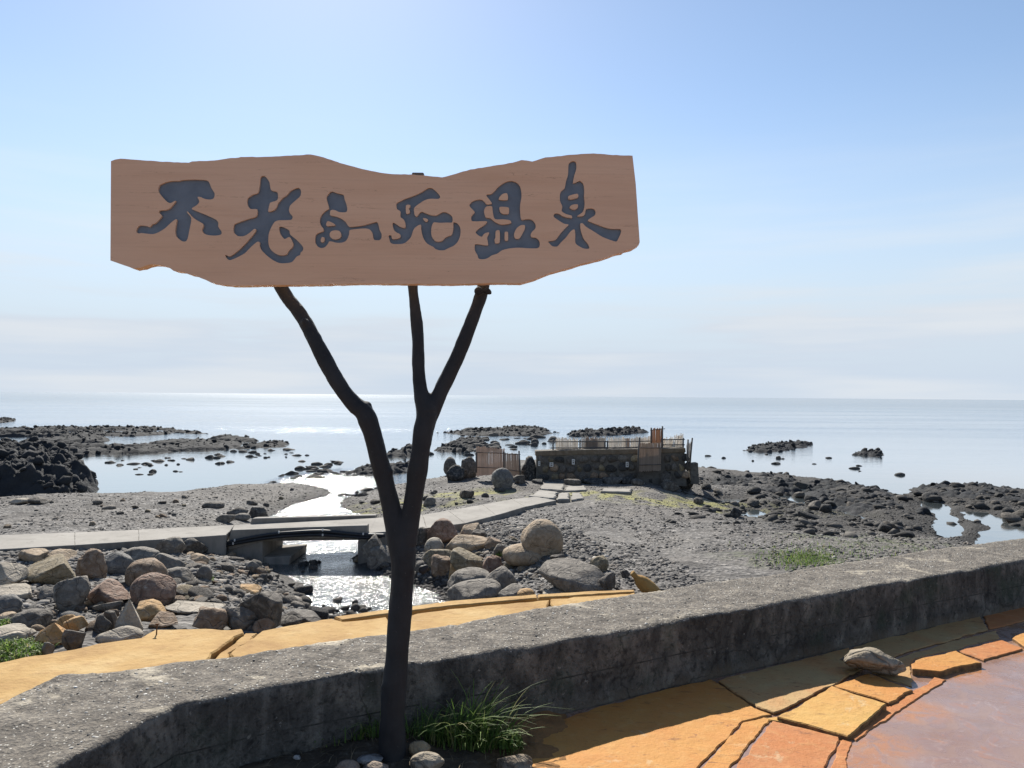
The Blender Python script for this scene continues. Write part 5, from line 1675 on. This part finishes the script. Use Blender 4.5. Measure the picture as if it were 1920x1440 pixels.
# ------------------------------------------------------------------ the sign: live-edge board on a forked post
SY = 3.20
CH = {
 'A': ((245, 325, 180 / 1851), [[(530,300),(570,220),(700,165),(830,145),(940,145),(1000,128),(1230,118),(1450,130),(1510,170),(1560,290),(1620,390),(1600,480),(1530,505),(1440,495),(1340,455),(1290,460),(1325,540),(1290,600),(1230,640),(1190,665),(1185,690),(1300,740),(1450,800),(1640,890),(1690,950),(1690,1030),(1750,1120),(1750,1170),(1690,1195),(1600,1200),(1490,1190),(1410,1155),(1375,1090),(1400,1020),(1385,965),(1270,900),(1180,830),(1100,738),(1082,746),(1165,850),(1165,930),(1135,1080),(1100,1250),(1070,1305),(1020,1315),(960,1290),(880,1215),(858,1120),(875,980),(890,890),(850,895),(780,950),(660,1060),(530,1140),(430,1170),(330,1165),(200,1150),(165,1160),(115,1140),(110,1090),(150,1020),(210,1005),(300,1015),(370,1035),(410,985),(480,960),(600,830),(580,790),(545,760),(560,718),(690,705),(770,660),(870,535),(850,530),(780,570),(740,570),(680,530),(580,420),(540,360)]]),
 'B': ((415, 320, 0.125), [[(590,95),(655,85),(720,170),(745,290),(830,315),(850,360),(845,430),(810,455),(735,480),(715,540),(705,615),(780,595),(825,555),(850,490),(920,410),(980,370),(1030,310),(1110,265),(1160,258),(1195,300),(1185,380),(1110,450),(1035,520),(1015,590),(1030,640),(1070,690),(1050,735),(960,742),(860,745),(800,770),(755,840),(720,920),(705,1010),(710,1110),(740,1180),(800,1235),(870,1268),(940,1268),(985,1250),(1010,1200),(1060,1155),(1080,1110),(1060,1050),(1020,995),(955,1025),(920,1000),(880,940),(865,850),(905,840),(970,865),(1020,900),(1035,960),(1120,1030),(1200,1110),(1230,1160),(1220,1200),(1190,1230),(1180,1265),(1130,1290),(1060,1370),(960,1388),(870,1385),(780,1345),(690,1280),(600,1190),(575,1130),(575,1075),(545,1065),(500,1095),(430,1160),(350,1240),(240,1300),(150,1338),(100,1335),(65,1290),(60,1262),(120,1285),(180,1255),(290,1165),(400,1050),(500,930),(520,880),(490,875),(420,935),(340,980),(250,980),(190,930),(180,870),(195,805),(260,775),(400,725),(525,685),(535,580),(440,575),(395,520),(385,460),(400,410),(470,360),(550,330),(575,220)]]),
 'C': ((580, 350, 150 / 1728), [[(380,200),(440,125),(500,105),(600,140),(735,175),(760,270),(800,380),(820,480),(805,540),(740,555),(640,545),(560,510),(500,500),(455,520),(445,590),(455,620),(560,640),(680,685),(780,760),(860,865),(1000,860),(1150,840),(1280,805),(1400,770),(1465,765),(1500,850),(1520,940),(1560,1020),(1555,1110),(1510,1155),(1410,1150),(1380,1110),(1360,1000),(1310,930),(1240,905),(1120,905),(980,920),(870,940),(860,1020),(830,1110),(780,1180),(690,1210),(580,1210),(500,1190),(430,1185),(390,1250),(330,1310),(250,1325),(180,1290),(130,1210),(125,1100),(150,1030),(220,990),(300,960),(300,905),(245,830),(225,750),(235,670),(280,590),(350,520),(420,480),(415,420),(385,320),(370,250)],
   [(365,790),(400,745),(470,765),(550,810),(545,840),(470,845),(390,855),(362,830)], [(440,1010),(480,960),(560,940),(640,955),(680,1000),(685,1060),(650,1115),(560,1140),(490,1120),(445,1070)], [(250,1130),(270,1090),(320,1095),(325,1150),(300,1195),(260,1200),(245,1165)]]),
 'D': ((720, 345, 160 / 1772), [[(255,440),(265,395),(350,350),(430,310),(600,250),(760,180),(870,110),(930,82),(1000,88),(1080,150),(1150,230),(1165,280),(1120,310),(1000,305),(910,315),(820,350),(730,410),(640,480),(620,530),(635,640),(660,670),(690,665),(740,600),(790,575),(860,605),(960,640),(1070,655),(1140,625),(1210,585),(1280,585),(1370,630),(1420,690),(1415,795),(1320,800),(1150,805),(1040,795),(1000,850),(980,950),(985,1060),(1020,1140),(1080,1190),(1160,1195),(1220,1170),(1270,1115),(1340,1080),(1400,1060),(1425,1000),(1440,900),(1440,800),(1500,805),(1560,860),(1590,950),(1580,1080),(1530,1200),(1450,1280),(1330,1335),(1250,1375),(1150,1375),(1070,1350),(1030,1310),(900,1240),(830,1150),(790,1040),(770,930),(765,845),(710,860),(640,910),(600,980),(570,1080),(530,1140),(440,1220),(360,1245),(190,1245),(130,1210),(105,1130),(95,1070),(150,1070),(170,1140),(250,1140),(335,1110),(335,1045),(250,1000),(200,940),(175,840),(190,800),(250,830),(330,885),(400,910),(445,900),(440,810),(410,740),(340,680),(340,570),(270,520)],
   [(455,450),(490,430),(545,435),(540,480),(515,510),(535,560),(525,605),(460,610)], [(810,715),(860,710),(915,740),(885,785),(840,765)]]),
 'E': ((870, 330, 160 / 1440), [[(380,315),(460,300),(520,250),(570,190),(650,130),(720,95),(800,82),(880,105),(940,165),(965,250),(970,350),(950,470),(945,560),(965,735),(1040,730),(1120,730),(1180,770),(1210,830),(1200,890),(1150,940),(1125,990),(1145,1035),(1210,1040),(1260,1080),(1280,1140),(1270,1195),(1230,1220),(1100,1220),(930,1210),(780,1220),(650,1250),(560,1310),(470,1340),(400,1385),(330,1405),(250,1395),(230,1340),(185,1260),(180,1200),(190,1150),(280,1155),(400,1170),(400,1100),(390,1040),(425,955),(370,960),(325,990),(300,1025),(240,1000),(195,945),(260,880),(340,830),(390,775),(360,760),(140,762),(125,680),(180,610),(120,540),(90,490),(140,430),(220,400),(300,400),(350,440),(385,480),(470,465),(430,400),(385,345)],
   [(585,395),(610,340),(660,300),(720,290),(740,330),(735,400),(650,405)], [(600,525),(690,520),(755,535),(760,600),(745,640),(660,640),(610,605)], [(380,515),(470,510),(485,600),(520,725),(660,730),(770,745),(800,785),(760,805),(640,820),(570,800),(510,765),(440,710),(370,700),(340,620),(345,560)], [(540,925),(600,920),(605,1060),(595,1125),(530,1135),(515,1070),(530,1040),(530,980)], [(690,945),(740,945),(745,1010),(740,1085),(690,1085),(685,1010)], [(850,960),(890,880),(960,830),(1025,830),(1025,890),(970,1000),(930,1055),(870,1055),(845,1010)]]),
 'F': ((1020, 295, 0.125), [[(375,90),(430,55),(480,75),(485,170),(455,270),(435,385),(480,375),(540,352),(590,400),(605,500),(600,590),(610,680),(600,770),(570,830),(500,880),(560,885),(610,860),(630,780),(690,765),(750,775),(775,820),(760,870),(700,910),(660,950),(780,1000),(900,1045),(1000,1072),(1140,1075),(1160,1110),(1125,1200),(1090,1260),(1040,1255),(880,1195),(760,1120),(630,1040),(580,990),(545,995),(550,1080),(590,1210),(660,1300),(680,1365),(610,1370),(530,1335),(470,1280),(470,1150),(455,1080),(400,1110),(330,1200),(250,1280),(200,1335),(130,1335),(90,1300),(65,1260),(170,1240),(240,1150),(310,1070),(370,1010),(300,995),(210,940),(145,890),(160,845),(220,845),(300,890),(415,910),(415,875),(330,850),(265,805),(275,740),(240,650),(240,560),(260,505),(310,460),(330,360),(360,260),(365,150)],
   [(370,580),(500,545),(512,600),(440,625),(370,630)], [(385,745),(430,710),(505,705),(505,755),(460,785),(410,775)]]),
}
BOARD = [(208,302),(216,299),(226,297.4),(253,299.4),(298,302.8),(354,305),(360,302.6),(402,300.8),(427,297),(448,295.4),(451,294.2),(489,294.3),(531,292.3),(582,289.5),(607,295),(634,304),(637,305.5),(680,317),(720,324.7),(745,326.7),(773,327),(795,329),(829,332.6),(854,326),(882,317.7),(919,312),(961,305),(978,300),(998,302.8),(1023,295),(1074,290),(1113,287.6),(1141,290),(1186,291.8),(1192,344),(1199.5,454),(1197.5,459.7),(1186,466.7),(1172,470),(1168,473.5),(1158,475),(1130,485),(1096,493.4),(1068,501.9),(1031.6,511.7),(1000.6,524.4),(975,531.4),(933,530.6),(849,532.8),(680,531.4),(602,533.4),(433,535.6),(410,532.8),(396,530),(386,525),(377,521.6),(366,516.5),(354,514.5),(345,510),(337,509),(330,508.5),(324.8,507.5),(317,501.5),(309,499),(298,496.3),(284,495.7),(273,498),(264,501.9),(257,502.5),(250,504),(241,500),(233.4,497.6),(220,493),(207,488.4)]


def smooth_loop(pts, k=4, tension=0.5):
    n_ = len(pts); out = []
    P = [np.array(p, dtype=float) for p in pts]
    for i in range(n_):
        p0, p1, p2, p3 = P[i - 1], P[i], P[(i + 1) % n_], P[(i + 2) % n_]
        for j in range(k):
            t = j / k
            m1, m2 = (p2 - p0) * tension, (p3 - p1) * tension
            # keep tangents short so corners do not overshoot
            L_ = np.linalg.norm(p2 - p1)
            for m_ in (m1, m2):
                l_ = np.linalg.norm(m_)
                if l_ > L_: m_ *= L_ / l_
            out.append((2 * t**3 - 3 * t**2 + 1) * p1 + (t**3 - 2 * t**2 + t) * m1 + (-2 * t**3 + 3 * t**2) * p2 + (t**3 - t**2) * m2)
    return out


SIGN_O = ony(735, 1434, 3.30)


def parity(P, loops):
    ins = np.zeros(len(P), bool)
    for lp in loops:
        L_ = np.array(lp, dtype=float)
        ins ^= sdf(P, L_) > 0
    return ins


def flat_solid(name, loops_px, y_front, y_back, grow=0.0, edge_mat=None, nibble=0.0):
    """a plate with holes from outlines in the photograph, lying in the vertical plane of the sign"""
    from mathutils.geometry import delaunay_2d_cdt
    loops = []
    for lp in loops_px:
        L_ = np.array([[ony(p[0], p[1], SY).x, ony(p[0], p[1], SY).z] for p in lp])
        keep = np.linalg.norm(L_ - np.roll(L_, 1, 0), axis=1) > 2e-4
        loops.append(L_[keep])
    vs, es = [], []
    for L_ in loops:
        n0 = len(vs)
        vs.extend([Vector((float(x), float(y))) for x, y in L_])
        es.extend([(n0 + i, n0 + (i + 1) % len(L_)) for i in range(len(L_))])
    ov, oe, of, *_ = delaunay_2d_cdt(vs, es, [], 0, 1e-6)
    V2 = np.array([v[:] for v in ov]); T = np.array([list(f) for f in of])
    keep = parity(V2[T].mean(1), loops)
    T = T[keep]
    # front, back, and walls along the open border
    n = len(V2)
    def lay(y): return np.c_[V2[:, 0] - SIGN_O.x, np.full(n, y - SIGN_O.y), V2[:, 1] - SIGN_O.z]
    V = np.vstack([lay(y_front), lay(y_back)])
    a_ = V2[T[:, 1]] - V2[T[:, 0]]; b_ = V2[T[:, 2]] - V2[T[:, 0]]
    flip = (a_[:, 0] * b_[:, 1] - a_[:, 1] * b_[:, 0]) < 0
    T[flip] = T[flip][:, ::-1]
    Fc = [tuple(t) for t in T.tolist()] + [tuple(n + i for i in reversed(t)) for t in T.tolist()]
    he = {}
    for t in T.tolist():
        for i in range(3):
            he[(t[i], t[(i + 1) % 3])] = 1
    for (i, j) in he:
        if (j, i) not in he:
            Fc.append((j, i, n + i, n + j))
    return mesh_from(name, V, Fc)


def build_sign():
    root = empty('signboard', tuple(SIGN_O))
    tag(root, 'brown live edge wooden signboard with six painted characters on a forked black post', 'signboard')
    loops = {}
    for k, ((ox, oy, sc), ls) in CH.items():
        loops[k] = [smooth_loop([(ox + x * sc, oy + y * sc) for x, y in l], 3, 0.42) for l in ls]
    rg = random.Random(3)
    edge = []
    for i, p in enumerate(BOARD):
        q = BOARD[(i + 1) % len(BOARD)]
        n_ = max(1, int(math.dist(p, q) / 7))
        for j in range(n_):
            t = j / n_
            e = 0 if j == 0 else rg.uniform(-0.45, 0.45)
            edge.append((p[0] + (q[0] - p[0]) * t, p[1] + (q[1] - p[1]) * t + e))
    allc = [l for k in 'ABCDEF' for l in loops[k]]
    board = link('board', flat_solid('board', [edge] + allc, SY, SY + 0.055), MT['timber'], root)
    for k in 'ABCDEF':
        link('character', flat_solid('character', loops[k], SY + 0.010, SY + 0.048), MT['paint'], board)
    # small bracket behind, peeking over the top edge
    b0, b1 = ony(773, 325, SY + 0.09), ony(795, 345, SY + 0.09)
    link('bracket', box_mesh('bracket', ((b0 + b1) / 2 - SIGN_O), (b1.x - b0.x, 0.03, b0.z - b1.z), bevel=0.003), MT['pole'], root)

    # forked post: tapered limbs fused into one surface
    LIMBS = [
        [(735, 1455, 31), (735, 1380, 28.5), (738, 1310, 27), (744, 1235, 25), (750, 1150, 25), (755, 1085, 25), (756, 1040, 26), (755, 1005, 22), (754, 985, 14)],
        [(754, 1110, 17), (752, 1060, 21), (746, 1012, 24), (735, 958, 21), (722, 900, 20.5), (708, 850, 20), (696, 805, 21), (684, 775, 21), (664, 757, 18), (640, 728, 17), (612, 680, 16.5), (586, 630, 16), (562, 588, 15), (540, 560, 14), (524, 532, 14), (505, 480, 13)],
        [(757, 1110, 17), (758, 1060, 21), (762, 1012, 24), (772, 958, 21), (780, 900, 21), (788, 850, 21), (794, 805, 22), (800, 772, 22), (790, 735, 17), (785, 690, 14.5), (784, 640, 14.5), (780, 590, 13.5), (774, 535, 12.5), (772, 440, 12), (778, 370, 11)],
        [(797, 835, 14), (803, 790, 18), (822, 742, 17.5), (845, 695, 16), (868, 645, 15), (885, 600, 14.5), (898, 565, 14.5), (907, 535, 14), (918, 470, 13)],
    ]
    KNOTS = [(684, 770, 17), (689, 760, 10), (731, 1283, 17), (724, 1288, 11), (792, 1068, 9), (799, 1063, 6), (914, 546, 8), (920, 549, 5), (897, 546, 9), (571, 603, 8), (574, 606, 6), (730, 885, 10)]
    V, Fc = [], []

    def add(me):
        o_ = len(V)
        V.extend([v.co.copy() for v in me.vertices]); Fc.extend([tuple(o_ + i for i in p.vertices) for p in me.polygons])
        bpy.data.meshes.remove(me)
    rg2 = np.random.default_rng(8)
    for li, lm in enumerate(LIMBS):
        pts = np.array(lm, dtype=float)
        t = np.arange(len(pts)); tt = np.linspace(0, len(pts) - 1, len(pts) * 5)
        # Catmull-Rom through the stations
        out = []
        for u in tt:
            i = min(int(u), len(pts) - 2); f_ = u - i
            p0, p1, p2, p3 = pts[max(i - 1, 0)], pts[i], pts[i + 1], pts[min(i + 2, len(pts) - 1)]
            out.append(0.5 * (2 * p1 + (p2 - p0) * f_ + (2 * p0 - 5 * p1 + 4 * p2 - p3) * f_**2 + (3 * p1 - p0 - 3 * p2 + p3) * f_**3))
        out = np.array(out)
        P, rr = [], []
        for j, (x, y, r_) in enumerate(out):
            dy = 0.03 * math.sin((1100 - y) * 0.011 + li) * min(1, max(0, (1000 - y) / 150))
            kk = min(1, max(0, (640 - y) / 90)); dy = dy * (1 - kk) + 0.05 * kk
            P.append(ony(x, y, 3.30 + dy) - SIGN_O)
            rr.append(r_ * 0.86 / F * 3.30 * (1 + 0.05 * float(vnoise(np.array([[j * 0.35, li * 7.0, 0]]), 4)[0])))
        add(tube_mesh('limb', P, rr, 18))
    for x, y, r_ in KNOTS:
        SV, ST = ico(3)
        c = ony(x, y, 3.285) - SIGN_O
        o_ = len(V); r_ = r_ * 0.9 / F * 3.3
        V.extend([Vector(v) * r_ + c for v in SV]); Fc.extend([tuple(int(o_ + i) for i in f) for f in ST])
    me = mesh_from('post', V, Fc)
    tmp = bpy.data.objects.new('post_tmp', me); COL.objects.link(tmp)
    m1 = tmp.modifiers.new('remesh', 'REMESH'); m1.mode = 'VOXEL'; m1.voxel_size = 0.006
    m2 = tmp.modifiers.new('smooth', 'SMOOTH'); m2.iterations = 10; m2.factor = 0.6
    dg = bpy.context.evaluated_depsgraph_get()
    me2 = bpy.data.meshes.new_from_object(tmp.evaluated_get(dg))
    bpy.data.objects.remove(tmp)
    co = np.zeros(len(me2.vertices) * 3); me2.vertices.foreach_get('co', co); co = co.reshape(-1, 3)
    nr = np.zeros(len(me2.vertices) * 3); me2.vertices.foreach_get('normal', nr); nr = nr.reshape(-1, 3)
    co += nr * (0.004 * fbm(co * np.array([14, 14, 4]), 3, 61) + 0.0016 * fbm(co * np.array([70, 70, 16]), 2, 62))[:, None]
    me2.vertices.foreach_set('co', co.ravel()); me2.update()
    me2.polygons.foreach_set('use_smooth', [True] * len(me2.polygons))
    me2.name = 'post'
    link('post', me2, MT['tar'], root)


build_sign()

# ------------------------------------------------------------------ stones at the post, loose rock, weeds
def small_rock(name, px0, px1, py_base, hpx, z, style, col, label, seed, cat='stone', group=None, tilt=0.0, depth=0.7):
    c = onz((px0 + px1) / 2, py_base, z)
    k = c.y / F
    w = (px1 - px0) * k; h = hpx * k
    V, T = rock_verts(4, seed, *STY[style])
    V = V * np.array([w / 2, w / 2 * depth, h / 2])
    if tilt:
        x, zz = V[:, 0].copy(), V[:, 2].copy()
        V[:, 0] = x * math.cos(tilt) - zz * math.sin(tilt); V[:, 2] = x * math.sin(tilt) + zz * math.cos(tilt)
    V[:, 2] -= V[:, 2].min()
    o = link(name, tri_mesh(name, V, T, True), MT['rock'], color=ROCKC[col] if isinstance(col, str) else col, loc=(c.x, c.y + w * depth * 0.35, z - 0.01))
    tag(o, label, cat, group)
    return o


PS = 'rounded stones packed round the post foot'
SAND = (0.34, 0.29, 0.22)
small_rock('post_stone', 764, 806, 1414, 24, soil_z(-0.43, 3.4) , 'round', (0.40, 0.30, 0.18), 'knobbly tan stone tucked behind the post foot', 11, group=PS)
small_rock('post_stone', 766, 832, 1446, 32, soil_z(-0.4, 3.25), 'round', SAND, 'large oval sandy stone right of the post foot', 12, group=PS)
small_rock('post_stone', 667, 716, 1430, 13, soil_z(-0.62, 3.3), 'round', (0.30, 0.29, 0.28), 'flat grey stone left of the post foot', 13, group=PS)
small_rock('post_stone', 624, 672, 1452, 24, soil_z(-0.7, 3.2), 'round', (0.33, 0.24, 0.18), 'brownish stone farther left of the post foot', 14, group=PS)
small_rock('post_stone', 676, 726, 1452, 22, soil_z(-0.6, 3.2), 'round', (0.33, 0.26, 0.20), 'pinkish stone touching the left of the post foot', 15, group=PS)
small_rock('post_stone', 930, 1000, 1446, 24, soil_z(0.0, 3.25), 'lumpy', (0.20, 0.155, 0.11), 'crumbly brown clod at the edge of the orange slab', 16, group=PS)
small_rock('pebble', 548, 563, 1422, 9, soil_z(-0.95, 3.25), 'lumpy', (0.55, 0.53, 0.50), 'tiny white pebble on the dark soil', 17, 'pebble')
small_rock('loose_rock', 1590, 1714, 1270, 44, 0.012, 'lumpy', (0.34, 0.285, 0.21), 'rough lumpy rock lying on the stained slabs by the wall', 31, 'rock', tilt=-0.16, depth=0.6)


def blades(name, specs, label, cat=None, group=None, kind=None, org=None):
    """specs: (x, y, z, height, lean direction, lean amount, width)"""
    V, Fc = [], []
    org = Vector(org) if org is not None else Vector((0, 0, 0))
    for x, y, z, h, a, ln, w in specs:
        d = Vector((math.cos(a), math.sin(a), 0)); sd = Vector((-d.y, d.x, 0))
        n0 = len(V)
        seg = 6
        for i in range(seg + 1):
            t = i / seg
            c = Vector((x, y, z)) + d * (ln * h * (t ** 1.9)) + Vector((0, 0, h * (t - 0.42 * min(ln, 1.3) * t ** 2.6 * 0.9)))
            ww = w * (1 - t ** 1.6) + 0.0004
            V.append(c + sd * ww - org); V.append(c + Vector((0, 0, -ww * 0.3)) - org); V.append(c - sd * ww - org)
        for i in range(seg):
            b = n0 + i * 3
            Fc.append((b, b + 1, b + 4, b + 3)); Fc.append((b + 1, b + 2, b + 5, b + 4))
    o = link(name, mesh_from(name, V, Fc, True), MT['grass'], loc=org)
    tag(o, label, cat, group, kind)
    return o


def tuft(px, py, n_, spread, hmin, hmax, label, seed, w=0.0035, group=None, zf=None, lean=(0.15, 1.1), bias=None):
    rg = random.Random(seed)
    z0 = 0.02
    c = onz(px, py, z0) if zf is None else zf
    sp = []
    for _ in range(n_):
        r_ = spread * math.sqrt(rg.random()); th = rg.uniform(0, 6.283)
        x, y = c.x + r_ * math.cos(th), c.y + r_ * math.sin(th) * 0.45
        z = (soil_z(x, y) if zf is None else hgt(x, y)) - 0.005
        a = rg.uniform(0, 6.283) if bias is None or rg.random() > 0.5 else bias + rg.gauss(0, 0.7)
        sp.append((x, y, z, rg.uniform(hmin, hmax) * (1.15 - 0.5 * r_ / spread), a, rg.uniform(*lean), w * rg.uniform(0.5, 1.3)))
    return blades('grass_tuft', sp, label, 'grass', group, org=(c.x, c.y, c.z))


GT = 'grass tufts along the wall foot'
tuft(866, 1402, 320, 0.17, 0.08, 0.25, 'big bright grass tuft right of the post', 1, 0.0036, GT, bias=0.0)
tuft(905, 1395, 130, 0.14, 0.12, 0.36, 'tall grass blades arching toward the orange slab', 2, 0.0036, GT, bias=0.2, lean=(0.3, 1.3))
tuft(688, 1400, 190, 0.15, 0.06, 0.20, 'dark grass tuft just left of the post', 3, 0.0033, GT)
tuft(790, 1400, 80, 0.09, 0.06, 0.18, 'thin grass between post and big tuft', 4, 0.003, GT)
tuft(600, 1408, 120, 0.18, 0.04, 0.13, 'sparse short grass in the wall shadow', 5, 0.003, GT)
tuft(400, 1436, 130, 0.10, 0.06, 0.16, 'dark green weed tuft at the lower wall foot', 6, 0.0045, GT)
tuft(495, 1425, 70, 0.13, 0.04, 0.12, 'faint grass sprigs between the weed tuft and post', 7, 0.003, GT)


def leafy(px, py, n_, r_, h, label, seed, z=None, leaf=0.02, group=None, zf=None, cat='plant'):
    """a small bushy weed: stems with pointed leaves"""
    rg = random.Random(seed)
    c = onz(px, py, 0.02 if z is None else z) if zf is None else zf
    sp = []
    for _ in range(n_):
        th = rg.uniform(0, 6.283); q = r_ * math.sqrt(rg.random())
        x, y = c.x + q * math.cos(th), c.y + q * math.sin(th) * 0.8
        hh = h * rg.uniform(0.2, 1.0) * (1.1 - 0.6 * q / r_)
        sp.append((x, y, c.z + hh * 0.75, leaf * rg.uniform(0.8, 1.8), rg.uniform(0, 6.283), rg.uniform(0.3, 1.6), leaf * rg.uniform(0.16, 0.3)))
        if rg.random() < 0.3:
            sp.append((x, y, c.z - 0.01, hh, rg.uniform(0, 6.283), 0.15, 0.0022))
    return blades('weed', sp, label, cat, group, org=(c.x, c.y, c.z))


WG = 'small green weeds'
leafy(957, 1408, 130, 0.055, 0.11, 'bright leafy weed beside the orange slab', 21, leaf=0.026, group=WG)
for px, py, n_, r_, h, lf, lab in ((30, 1228, 900, 0.36, 0.17, 0.035, 'large bright green weed clump on the rocks'), (8, 1180, 260, 0.14, 0.14, 0.03, 'green weed at the photo edge above the big clump'),
                                   (938, 1046, 160, 0.12, 0.22, 0.04, 'green sprig between the dome boulders'), (1072, 1112, 60, 0.09, 0.2, 0.03, 'thin weed in front of the huge grey boulder'),
                                   (425, 1168, 90, 0.10, 0.16, 0.03, 'small weed between two apron edge boulders'), (392, 1092, 70, 0.08, 0.22, 0.03, 'thin sprig beside the egg shaped stone'),
                                   (258, 1026, 90, 0.16, 0.16, 0.04, 'little weed against the footpath side'), (432, 1040, 110, 0.2, 0.18, 0.04, 'pale weed at the bridge abutment')):
    g = hit(px, py)
    leafy(px, py, n_, r_, h, lab, int(px), leaf=lf, group=WG, zf=g)

# green patch on the far gravel
rg = random.Random(77)
sp = []
while len(sp) < 1500:
    x, y = rg.gauss(1508, 36), rg.gauss(1050, 9)
    if rg.random() < 0.3: x, y = rg.gauss(1580, 90), rg.gauss(1030, 12)
    g = hit(x, y)
    if g.z < SEA + 0.1: continue
    sp.append((g.x, g.y, g.z - 0.01, rg.uniform(0.04, 0.13), rg.uniform(0, 6.28), rg.uniform(0.1, 0.9), 0.006))
blades('grass', sp, 'patch of short green grass on the gravel beyond the wall', kind='stuff')

# dry stalks and litter on the soil
sp = []
for _ in range(260):
    x, y = rg.uniform(-1.5, 0.1), 0
    yw_ = float(np.interp(x, WI[:, 0], WI[:, 1]))
    y = yw_ - rg.random() ** 1.5 * 0.4
    sp.append((x, y, soil_z(x, y), rg.uniform(0.015, 0.04), rg.uniform(0, 6.28), rg.uniform(1.5, 3.5), 0.0014))
o = blades('dry_litter', sp, 'dry grass stalks littering the soil', kind='stuff')
ml = Mat('dry_stalk', 0.8, 0.2)
ml.base(ml.colors(ml.island(), [(0, (0.06, 0.045, 0.03)), (1, (0.26, 0.20, 0.12))]))
o.data.materials.clear(); o.data.materials.append(ml.m)

# rusty bar sticking out of the apron
p = onz(293, 1190, AZ)
o = link('rusty_bar', tube_mesh('rusty_bar', [(0, 0, -0.05), (0.004, 0, 0.05), (0.008, 0, 0.10)], 0.007, 8), MT['rust'], loc=p)
tag(o, 'short rusty steel bar sticking up from the apron edge', 'bar')
link('cap', box_mesh('cap', (0.008, 0, 0.105), (0.034, 0.026, 0.014), bevel=0.003), MT['rust'], o)
